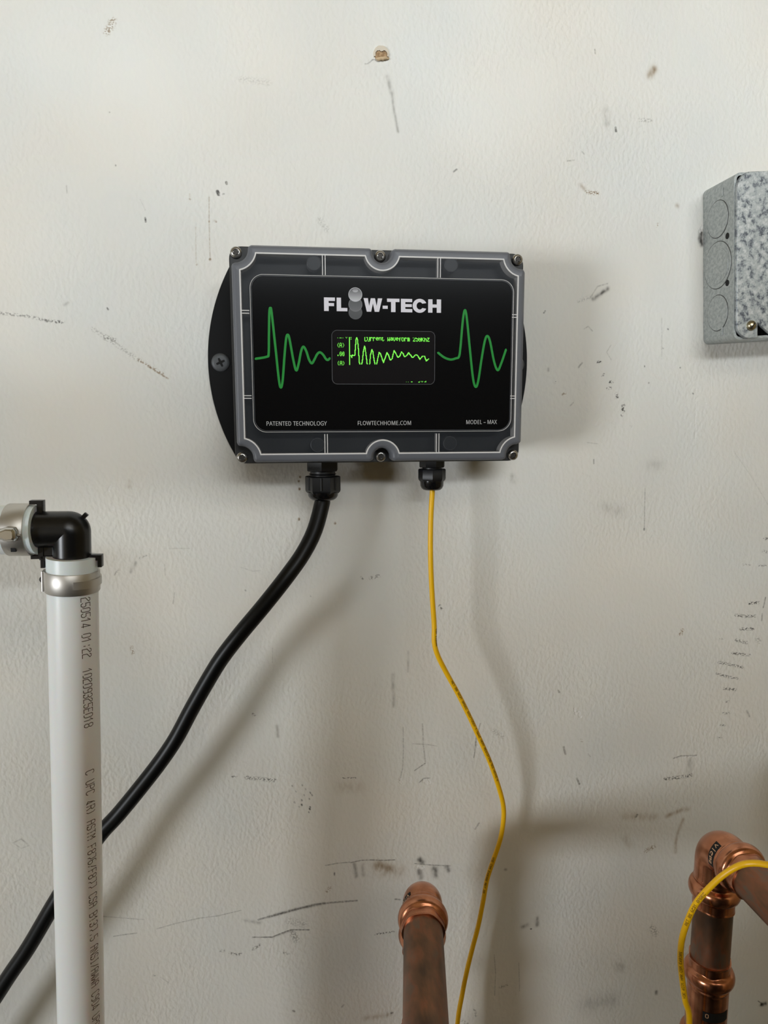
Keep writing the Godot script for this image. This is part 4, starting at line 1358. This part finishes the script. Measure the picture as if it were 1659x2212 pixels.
func copper() -> void:
	var down := Vector3(0, -1, 0)
	# middle pipe: up behind, over the elbow, out towards the room
	var ca := Vector3(73.2, -295.5, 55.0)
	var da := Vector3(-0.163, 0, 1).normalized()
	var ea := press_elbow("copper press elbow turning the middle pipe out from the wall", ca, down, da, 38.0, 32.0)
	fitting_label(ea, ca + da * 12.5, side_basis(da), "viega", 12.3)
	copper_pipe("tarnished copper pipe running level out from the wall at the middle elbow", [ca + da * 26.0, ca + da * 60.0, ca + da * 130.0, ca + da * 240.0, ca + da * 376.0])
	copper_pipe("upright copper pipe mostly hidden beneath the middle elbow", [ca + down * 30.0, ca + down * 200.0, ca + down * 1252.0])
	var b := MB.new()
	coupling(ca + down * 106.0, "copper press coupling low on the hidden pipe under the middle elbow", "")
	# right pipe
	var cb := Vector3(249.6, -259.0, 82.0)
	var db := Vector3(0.01, 0, 1).normalized()
	var eb := press_elbow("copper press elbow with a black strip at the right, under the yellow loop", cb, down, db, 39.5, 33.0)
	fitting_label(eb, cb + db * 12.5, side_basis(db), "viega", 12.3)
	copper_pipe("brown copper pipe coming forward from the right elbow under the yellow loop", [cb + db * 28.0, cb + db * 60.0, cb + db * 130.0, cb + db * 240.0, cb + db * 352.0])
	copper_pipe("short dark copper pipe standing between the right elbow and the press coupling", [cb + down * 32.0, cb + down * 60.0, cb + down * 88.0])
	coupling(cb + down * 93.5, "copper press coupling with a black strip below the right elbow", "O")
	copper_pipe("upright copper pipe below the right press coupling", [cb + down * 138.0, cb + down * 300.0, cb + down * 1287.0])

func coupling(mid: Vector3, label: String, word: String) -> void:
	var top := mid + Vector3(0, 19.0, 0)
	var path := []
	for i in 133:
		path.append(top + Vector3(0, -0.5 * i, 0))
	var b := MB.new()
	b.tube(path, func(i: int, ang: float) -> float:
		var s := i * 0.5
		var r := bead_radius(s, [[0.0, -1], [66.0, 1]], 12.1)
		var q := minf(s, 66.0 - s)
		if q < 6.5:
			r += 0.32 * cos(6.0 * ang) + (0.2 if q < 0.8 else 0.0)
		return r, 48, true)
	var o := b.done("press_coupling", M.copper_bright, self)
	o.name = numbered("press_coupling")
	tag(o, label, "pipe fitting")
	if word:
		var k := MB.new()
		for i in 14:
			var a0 := lerpf(-0.75, 0.65, i / 14.0)
			var a1 := lerpf(-0.75, 0.65, (i + 1) / 14.0)
			var n0 := Vector3(sin(a0), 0, cos(a0))
			var n1 := Vector3(sin(a1), 0, cos(a1))
			var m := top + Vector3(0, -32.0, 0)
			k.tri(m + n0 * 12.2 + Vector3(0, -3.2, 0), m + n1 * 12.2 + Vector3(0, -3.2, 0), m + n1 * 12.2 + Vector3(0, 3.2, 0), n0, n1, n1)
			k.tri(m + n0 * 12.2 + Vector3(0, -3.2, 0), m + n1 * 12.2 + Vector3(0, 3.2, 0), m + n0 * 12.2 + Vector3(0, 3.2, 0), n0, n1, n0)
		var strip := k.done("black_strip", M.hole, o)
		k = MB.new()
		ink(word, func(p: Vector2) -> Array:
			var a := (p.x - 7.4) / 12.2
			var n := Vector3(sin(a), 0, cos(a))
			return [top + Vector3(0, -32.0 + p.y - 0.4, 0) + n * 12.26, n], 2.0, Vector2(1.5, 2.4), 0.45, k)
		k.done("strip_lettering", M.print_copper, strip)

# out of view: tank, salt tub and cabinet shape placed to shade the lower wall
func softener() -> void:
	var o := thing("unseen_water_softener", "unseen black water softener tank at the copper pipes, placed to shade the lower right wall", "water softener", Vector3(170, Y0, 520))  # unseen tank where the pipes lead, darkens the lower right
	var b := MB.new()
	b.lathe([Vector2(0, 0), Vector2(140, 0), Vector2(145, 10), Vector2(145, 90), Vector2(130, 100), Vector2(130, 1010), Vector2(122, 1060), Vector2(95, 1105), Vector2(60, 1125), Vector2(60, 1140), Vector2(0, 1140)], 48)
	b.done("tank", M.black_matte, o)
	b = MB.new()
	b.box(Vector3(-110, 1136, -90), Vector3(110, 1290, 120), 12.0)
	b.done("valve_head", M.black_matte, o)
	o = thing("unseen_shade_tub", "unseen dark round tub out of view, placed to shade the lower right wall", "tub", Vector3(SHADE_TUB.x, Y0, SHADE_TUB.z))  # unseen tub, keeps the left window's light off the lower right wall
	b = MB.new()
	b.lathe([Vector2(0, 0), Vector2(115, 0), Vector2(120, 12), Vector2(128, SHADE_TUB.y - Y0 - 30.0)], 48)
	b.done("tub", M.black_matte, o)
	b = MB.new()
	b.lathe([Vector2(0, SHADE_TUB.y - Y0 - 32.0), Vector2(132, SHADE_TUB.y - Y0 - 32.0), Vector2(134, SHADE_TUB.y - Y0 - 12.0), Vector2(126, SHADE_TUB.y - Y0), Vector2(0, SHADE_TUB.y - Y0)], 48)
	b.done("tub_lid", M.black_matte, o)
	o = thing("unseen_shade_blocker", "unseen dark brown cabinet shape placed across the room to shade the lower wall", "cabinet", Vector3((SHADE_BLOCK.x0 + SHADE_BLOCK.x1) / 2, Y0, SHADE_BLOCK.z + 200.0))  # out of view; blocks front light in place of whoever stands behind the camera
	var w: float = (SHADE_BLOCK.x1 - SHADE_BLOCK.x0) / 2.0
	b = MB.new()
	b.box(Vector3(-w, 0, -180), Vector3(w, SHADE_BLOCK.y - Y0, 200), 3.0)
	b.done("body", M.dark_wood, o)
	for s in [-1.0, 1.0]:
		b = MB.new()
		b.box(Vector3(minf(s * 4, s * (w - 8)), 60, -200), Vector3(maxf(s * 4, s * (w - 8)), SHADE_BLOCK.y - Y0 - 12, -181), 2.0)
		var d := b.done("door", M.dark_wood, o)
		b = MB.new()
		b.tube([Vector3(s * 40, 800, -206), Vector3(s * 40, 920, -206)], 6.0, 12)
		b.done("handle", M.steel, d)

# ---------------------------------------------------------------- junction box
func junction_box() -> void:
	var o := thing("junction_box", "square galvanised steel junction box with round knockouts at the right edge", "junction box", Vector3(318.3, 97.6, 0.0), Basis(Vector3(0, 0, 1), deg_to_rad(3.8)))
	var b := MB.new()
	var side := rounded(101.6, 98.0, 4.0, 6)
	b.extrude(side, [[0.0, 0.2], [0.0, 33.0], [1.6, 33.0], [1.6, 1.8]], true, true, 0.5)
	var body := b.done("body", M.galv, o)
	var left := Transform3D(Basis(Vector3(0, 0, 1), Vector3(0, 1, 0), Vector3(-1, 0, 0)), Vector3(-50.8, 0, 0))
	for k in [[26.6, 11.0, 0.0], [-1.2, 14.2, 10.8], [-30.6, 11.0, 0.0]]:
		b = MB.new()
		b.t = left
		var c := Vector2(16.2, k[0])
		ringed(b, c, k[1])
		var d := b.done("knockout", M.galv, body)
		if k[2] > 0.0:
			b = MB.new()
			b.t = left
			b.t = left * Transform3D(Basis(), Vector3(0, 0, 0.2))
			ringed(b, c + Vector2(0.9, -0.6), k[2])
			b.done("knockout", M.galv, body)
		b = MB.new()
		b.t = left
		ridge(b, circle(c, k[1] + 0.35, 56), 0.35, 0.0, 0.16)
		b.done("knockout_gap", M.dark_steel, body)
	for y in [14.2, -13.8]:
		b = MB.new()
		b.t = left
		b.extrude(circle(Vector2(26.4, y), 1.9, 24), [[0.0, 0.02], [0.0, 0.12]])
		b.done("screw_hole", M.hole, body)
	for y in [41.5, -42.5]:
		b = MB.new()
		b.t = left
		b.box(Vector3(20.5, y - 2.6, 0.0), Vector3(22.0, y + 2.6, 0.45), 0.2)
		b.done("pressed_rib", M.galv, body)
	b = MB.new()
	b.t = Transform3D(Basis(Vector3(1, 0, 0), Vector3(0, 0, 1), Vector3(0, -1, 0)), Vector3(0, -49.0, 0))
	ringed(b, Vector2(-18, 17), 11.0)
	b.done("knockout", M.galv, body)
	# cover with its corner cut away beside the screw
	var cov := rounded(100.6, 97.6, 9.0, 10)
	cov = biggest(Geometry2D.clip_polygons(cov, PackedVector2Array([Vector2(-36.0, -40.2), Vector2(-36.0, -52), Vector2(-22.0, -52)])))
	b = MB.new()
	b.extrude(ccw(cov), [[0.0, 33.2], [0.0, 34.6], [0.4, 35.0]], true, true)
	b.done("cover", M.galv_spangle, o)
	b = MB.new()
	b.t = Transform3D(Basis(Vector3(1, 0, 0), PI / 2), Vector3(-40.6, -41.2, 35.0))
	b.lathe([Vector2(0, 0), Vector2(3.1, 0), Vector2(3.1, 0.6), Vector2(2.4, 1.7), Vector2(1.2, 2.3), Vector2(0, 2.4)], 28)
	var s := b.done("cover_screw", M.zinc, o)
	b = MB.new()
	b.t = Transform3D(Basis(Vector3(0, 0, 1), 0.9), Vector3(-40.6, -41.2, 0))
	b.box(Vector3(-1.7, -0.35, 36.9), Vector3(1.7, 0.35, 37.42))
	b.done("slot", M.hole, s)

func ringed(b: MB, c: Vector2, r: float) -> void:
	b.extrude(circle(c, r, 56), [[0.0, 0.0], [0.0, 0.22], [0.25, 0.42], [0.7, 0.42], [1.1, 0.3]])

# ---------------------------------------------------------------- materials
func drop_tex(lo: float, hi: float, rim: float) -> ImageTexture:
	var im := Image.create(96, 96, false, Image.FORMAT_RGB8)
	for y in 96:
		for x in 96:
			var p := Vector2(x - 47.5, y - 47.5) / 47.5
			var v := lerpf(lo, hi, clampf(p.y * 0.55 + 0.45, 0, 1))
			if p.length() > 0.93:
				v = rim
			var e := Vector2(p.x / 0.42, (p.y + 0.58) / 0.25)
			if rim > 0.6 and e.length() < 1.0:
				v = lerpf(0.45, 0.7, clampf(e.y * 0.5 + 0.5, 0, 1))
			im.set_pixel(x, y, Color(v, v, v * 1.02))
	return ImageTexture.create_from_image(im)

func materials() -> void:
	M.plain_wall = mat(WALL, 0.62)
	M.far_wall = mat(Color(0.56, 0.49, 0.34), 0.8)
	M.dark_wood = mat(Color(0.27, 0.22, 0.18), 0.6)
	M.concrete = mat(Color(0.34, 0.31, 0.25), 0.8)
	grain(M.concrete, noise_tex(0.01, [0.2, 0.8], [Color(0.8, 0.8, 0.8), Color(1, 1, 1)]), 1.0)
	M.white_frame = mat(Color(0.88, 0.88, 0.87), 0.4)
	M.glass = mat(Color(1, 1, 1, 0.05), 0.02)
	M.glass.transparency = BaseMaterial3D.TRANSPARENCY_ALPHA
	M.torn_paper = mat(Color(0.84, 0.80, 0.73), 0.9)
	M.torn_cream = mat(Color(0.80, 0.70, 0.56), 0.9)
	M.torn_brown = mat(Color(0.72, 0.60, 0.46), 0.95)
	grain(M.torn_brown, noise_tex(0.05, [0.3, 0.7], [Color(0.82, 0.8, 0.77), Color(1, 1, 1)], 128), 60.0)
	M.black_plate = mat(Color(0.028, 0.03, 0.034), 0.55)
	M.black_plate.metallic_specular = 0.3
	M.black_matte = mat(Color(0.065, 0.066, 0.07), 0.5)
	M.grey_screw = mat(Color(0.33, 0.34, 0.35), 0.5, 0.2)
	M.hole = mat(Color(0.03, 0.03, 0.03), 0.8)  # near-black for strips; also puts the shade of slots and holes into colour
	M.smoke_edge = mat(Color(0.45, 0.46, 0.485, 0.72), 0.4)  # same smoky plastic, paler for the light gathered in its thick rim
	M.smoke_edge.transparency = BaseMaterial3D.TRANSPARENCY_ALPHA
	M.smoke = mat(Color(0.21, 0.225, 0.245, 0.42), 0.36)
	M.smoke.metallic_specular = 0.3
	M.smoke.transparency = BaseMaterial3D.TRANSPARENCY_ALPHA
	M.lit_ridge = mat(Color(0.86, 0.85, 0.84, 0.94), 0.4)  # pale copy of the lid plastic: light caught in ribs put into colour
	M.lit_ridge.transparency = BaseMaterial3D.TRANSPARENCY_ALPHA
	M.smoke_line = mat(Color(0.32, 0.325, 0.34), 0.4)
	M.smoke_dark = mat(Color(0.12, 0.125, 0.135), 0.4)
	M.label_black = mat(Color(0.055, 0.055, 0.056), 0.13)
	M.label_black.metallic_specular = 0.3
	M.steel = mat(Color(0.72, 0.71, 0.69), 0.28, 1.0)
	M.dark_steel = mat(Color(0.24, 0.23, 0.22), 0.5, 0.8)
	M.brushed = mat(Color(0.80, 0.785, 0.76), 0.45, 1.0)
	M.brushed_bright = mat(Color(0.8, 0.79, 0.77), 0.25, 1.0)
	M.print_white = mat(Color(0.88, 0.87, 0.90), 0.5)
	M.print_grey = mat(Color(0.74, 0.74, 0.74), 0.5)
	M.print_green = mat(Color(0.14, 0.56, 0.22), 0.45)
	M.print_green.metallic_specular = 0.3
	M.drop_bright = mat(Color.WHITE, 0.4)
	M.drop_bright.albedo_texture = drop_tex(0.30, 0.78, 0.72)
	M.drop_mid = mat(Color.WHITE, 0.4)
	M.drop_mid.albedo_texture = drop_tex(0.17, 0.36, 0.40)
	M.drop_faint = mat(Color.WHITE, 0.4)
	M.drop_faint.albedo_texture = drop_tex(0.21, 0.14, 0.19)
	M.gland_black = mat(Color(0.05, 0.054, 0.064), 0.45)
	M.gland_gloss = mat(Color(0.05, 0.05, 0.055), 0.16)
	M.cable_black = mat(Color(0.022, 0.025, 0.026), 0.4)
	M.cable_black.metallic_specular = 0.38
	M.wire_yellow = mat(Color(0.96, 0.74, 0.03), 0.4)
	M.print_brown = mat(Color(0.34, 0.22, 0.06), 0.6)
	M.pex_white = mat(Color(0.925, 0.935, 0.93), 0.33)
	M.pex_white.subsurf_scatter_enabled = true
	M.pex_white.subsurf_scatter_strength = 0.25
	M.print_pipe = mat(Color(0.30, 0.26, 0.22), 0.6)
	M.abs_black = mat(Color(0.028, 0.028, 0.032), 0.3)
	M.copper_bright = mat(Color(1, 1, 1), 0.23, 1.0)
	grain(M.copper_bright, noise_tex(0.012, [0.25, 0.5, 0.75], [Color(0.72, 0.48, 0.36), Color(0.80, 0.54, 0.41), Color(0.88, 0.62, 0.48)], 512, FastNoiseLite.TYPE_SIMPLEX_SMOOTH, 5, 3), 14.0)
	M.copper_dull = mat(Color(1, 1, 1), 0.43, 0.85)
	grain(M.copper_dull, noise_tex(0.010, [0.2, 0.42, 0.55, 0.68, 0.85], [Color(0.38, 0.31, 0.26), Color(0.47, 0.36, 0.285), Color(0.53, 0.39, 0.30), Color(0.61, 0.41, 0.31), Color(0.52, 0.445, 0.385)], 512, FastNoiseLite.TYPE_SIMPLEX_SMOOTH, 6, 9), 11.0)
	M.copper_dull.uv1_scale = Vector3(15, 5, 15)
	M.copper_forward = M.copper_dull.duplicate()
	M.copper_forward.uv1_scale = Vector3(15, 15, 5)
	M.print_copper = mat(Color(0.78, 0.62, 0.48), 0.5)
	M.galv = mat(Color(1, 1, 1), 0.5, 0.55)
	grain(M.galv, noise_tex(0.03, [0.2, 0.5, 0.8], [Color(0.60, 0.62, 0.62), Color(0.67, 0.69, 0.685), Color(0.73, 0.745, 0.74)], 512, FastNoiseLite.TYPE_SIMPLEX, 6, 2, 0.7), 18.0)
	M.galv_spangle = mat(Color(1, 1, 1), 0.45, 0.6)
	grain(M.galv_spangle, noise_tex(0.011, [0.22, 0.36, 0.46, 0.58, 0.78], [Color(0.36, 0.38, 0.41), Color(0.53, 0.55, 0.57), Color(0.66, 0.685, 0.69), Color(0.70, 0.72, 0.72), Color(0.80, 0.81, 0.81)], 1024, FastNoiseLite.TYPE_SIMPLEX, 7, 14, 0.72), 12.0)
	M.zinc = mat(Color(0.74, 0.70, 0.58), 0.3, 1.0)

const WIN := {"y0": -710.0, "y1": -20.0, "z0": 1640.0, "z1": 2560.0}
const WIRE2_TEXT := 480.0
const WIRE2 := [Vector3(215, -800, 100.0), Vector3(218, -500, 105.0), Vector3(219, -400, 112.0), Vector3(215.5, -342.3, 118.0), Vector3(210.7, -324.7, 120.0), Vector3(206.7, -308.1, 122.0), Vector3(203.9, -294.9, 124.0), Vector3(202.8, -282.0, 126.0), Vector3(204.1, -269.6, 128.0), Vector3(205.7, -256.4, 132.0), Vector3(209.5, -245.4, 136.0), Vector3(214.1, -235.6, 140.0), Vector3(219.3, -229.1, 143.0), Vector3(222.6, -224.7, 147.0), Vector3(226.7, -223.0, 150.0), Vector3(230.0, -222.7, 152.0), Vector3(236, -224.5, 155.0), Vector3(248, -234, 157.0), Vector3(268, -250, 158.0), Vector3(290, -300, 155.0), Vector3(310, -420, 150.0), Vector3(315, -800, 150.0)]

func area(called: String, at: Vector3, towards: Vector3, size: Vector2, color: Color, energy: float) -> void:
	var l := AreaLight3D.new()
	l.name = called
	l.area_size = size
	l.light_color = color
	l.light_energy = energy
	l.shadow_enabled = true
	l.area_range = 8.0
	add_child(l)
	l.position = at
	l.look_at_from_position(at, at + towards, Vector3.UP if absf(towards.y) < 0.9 else Vector3(0, 0, 1))

func _ready() -> void:
	var cam := Camera3D.new()
	cam.name = "camera"
	cam.fov = 2.0 * rad_to_deg(atan(1106.0 / 1525.0))
	cam.near = 0.02
	cam.basis = Basis(Vector3(0.99213895, -0.00197488, 0.12512559), Vector3(0.01907009, 0.99058355, -0.13557493), Vector3(-0.12367961, 0.13689533, 0.98283418))
	cam.position = Vector3(0, 0, 0.45)
	cam.current = true
	add_child(cam)
	var env := Environment.new()
	env.background_mode = Environment.BG_SKY
	var sky := ProceduralSkyMaterial.new()
	sky.sky_top_color = Color(0.45, 0.6, 0.85)
	sky.sky_horizon_color = Color(0.85, 0.88, 0.92)
	sky.ground_horizon_color = Color(0.7, 0.68, 0.64)
	sky.ground_bottom_color = Color(0.45, 0.43, 0.40)
	env.sky = Sky.new()
	env.sky.sky_material = sky
	env.tonemap_mode = Environment.TONE_MAPPER_LINEAR
	env.tonemap_exposure = 1.0
	env.sdfgi_enabled = true
	env.ssao_enabled = true
	env.ssil_enabled = true
	var we := WorldEnvironment.new()
	we.name = "environment"
	we.environment = env
	add_child(we)
	area("unseen_window_light", Vector3(X0 + 10, (WIN.y0 + WIN.y1) / 2, (WIN.z0 + WIN.z1) / 2) * 0.001, Vector3(1, 0, 0), Vector2(0.86, 0.62), Color(0.96, 0.98, 1.0), KEY)  # unseen window at the left, lights the wall and throws the box shadow
	area("unseen_front_light", Vector3((UNSEEN_WIN.x0 + UNSEEN_WIN.x1) / 2, (UNSEEN_WIN.y0 + UNSEEN_WIN.y1) / 2, Z1 - 10) * 0.001, Vector3(0, 0, -1), Vector2(UNSEEN_WIN.x1 - UNSEEN_WIN.x0, UNSEEN_WIN.y1 - UNSEEN_WIN.y0) * 0.00098, Color(0.95, 0.98, 1.0), FRONT)  # unseen front opening, placed to light the upper wall
	area("unseen_panel_light", Vector3(PANEL.x, Y1 * 0.001 - 0.032, PANEL.z), Vector3(0, -1, 0), Vector2(1.2, 0.6), Color(1.0, 0.985, 0.96), TOP)  # unseen ceiling lamp, placed to brighten the wall from above

	materials()
	room()
	unseen_ceiling_panel()
	control_box()
	cables()
	pex()
	copper()
	junction_box()
	softener()
	torn_hole(get_node("wall_back"))

const KEY := 6.6
const TOP := 0.36
const PANEL := Vector3(0.4, 0, 2.0)
const UNSEEN_WIN := {"x0": -500.0, "x1": 1500.0, "y0": 720.0, "y1": 1200.0}  # unseen high opening, sized and placed to light the upper wall
const FRONT := 7.0
const SHADE_TUB := Vector3(-195, -350, 480)  # unseen tub that darkens the lower right wall
const SHADE_BLOCK := {"x0": -600.0, "x1": 1050.0, "y": 450.0, "z": 1600.0}  # unseen blocker, sized to shade the lower wall

func unseen_ceiling_panel() -> void:
	var o := thing("unseen_ceiling_light", "unseen flat white ceiling panel, placed to light the wall from above", "light", Vector3(PANEL.x * 1000, Y1, PANEL.z * 1000))  # out of view, placed to light the wall softly from above
	var b := MB.new()
	b.box(Vector3(-620, -22, -320), Vector3(620, 0, 320), 3.0)
	b.done("frame", M.white_frame, o)
	b = MB.new()
	b.box(Vector3(-600, -26, -300), Vector3(600, -22, 300))
	var m := mat(Color(0.9, 0.9, 0.9), 0.5)
	m.emission_enabled = true
	m.emission = Color(1.0, 0.985, 0.96)
	m.emission_energy_multiplier = 1.0
	b.done("diffuser", m, o)
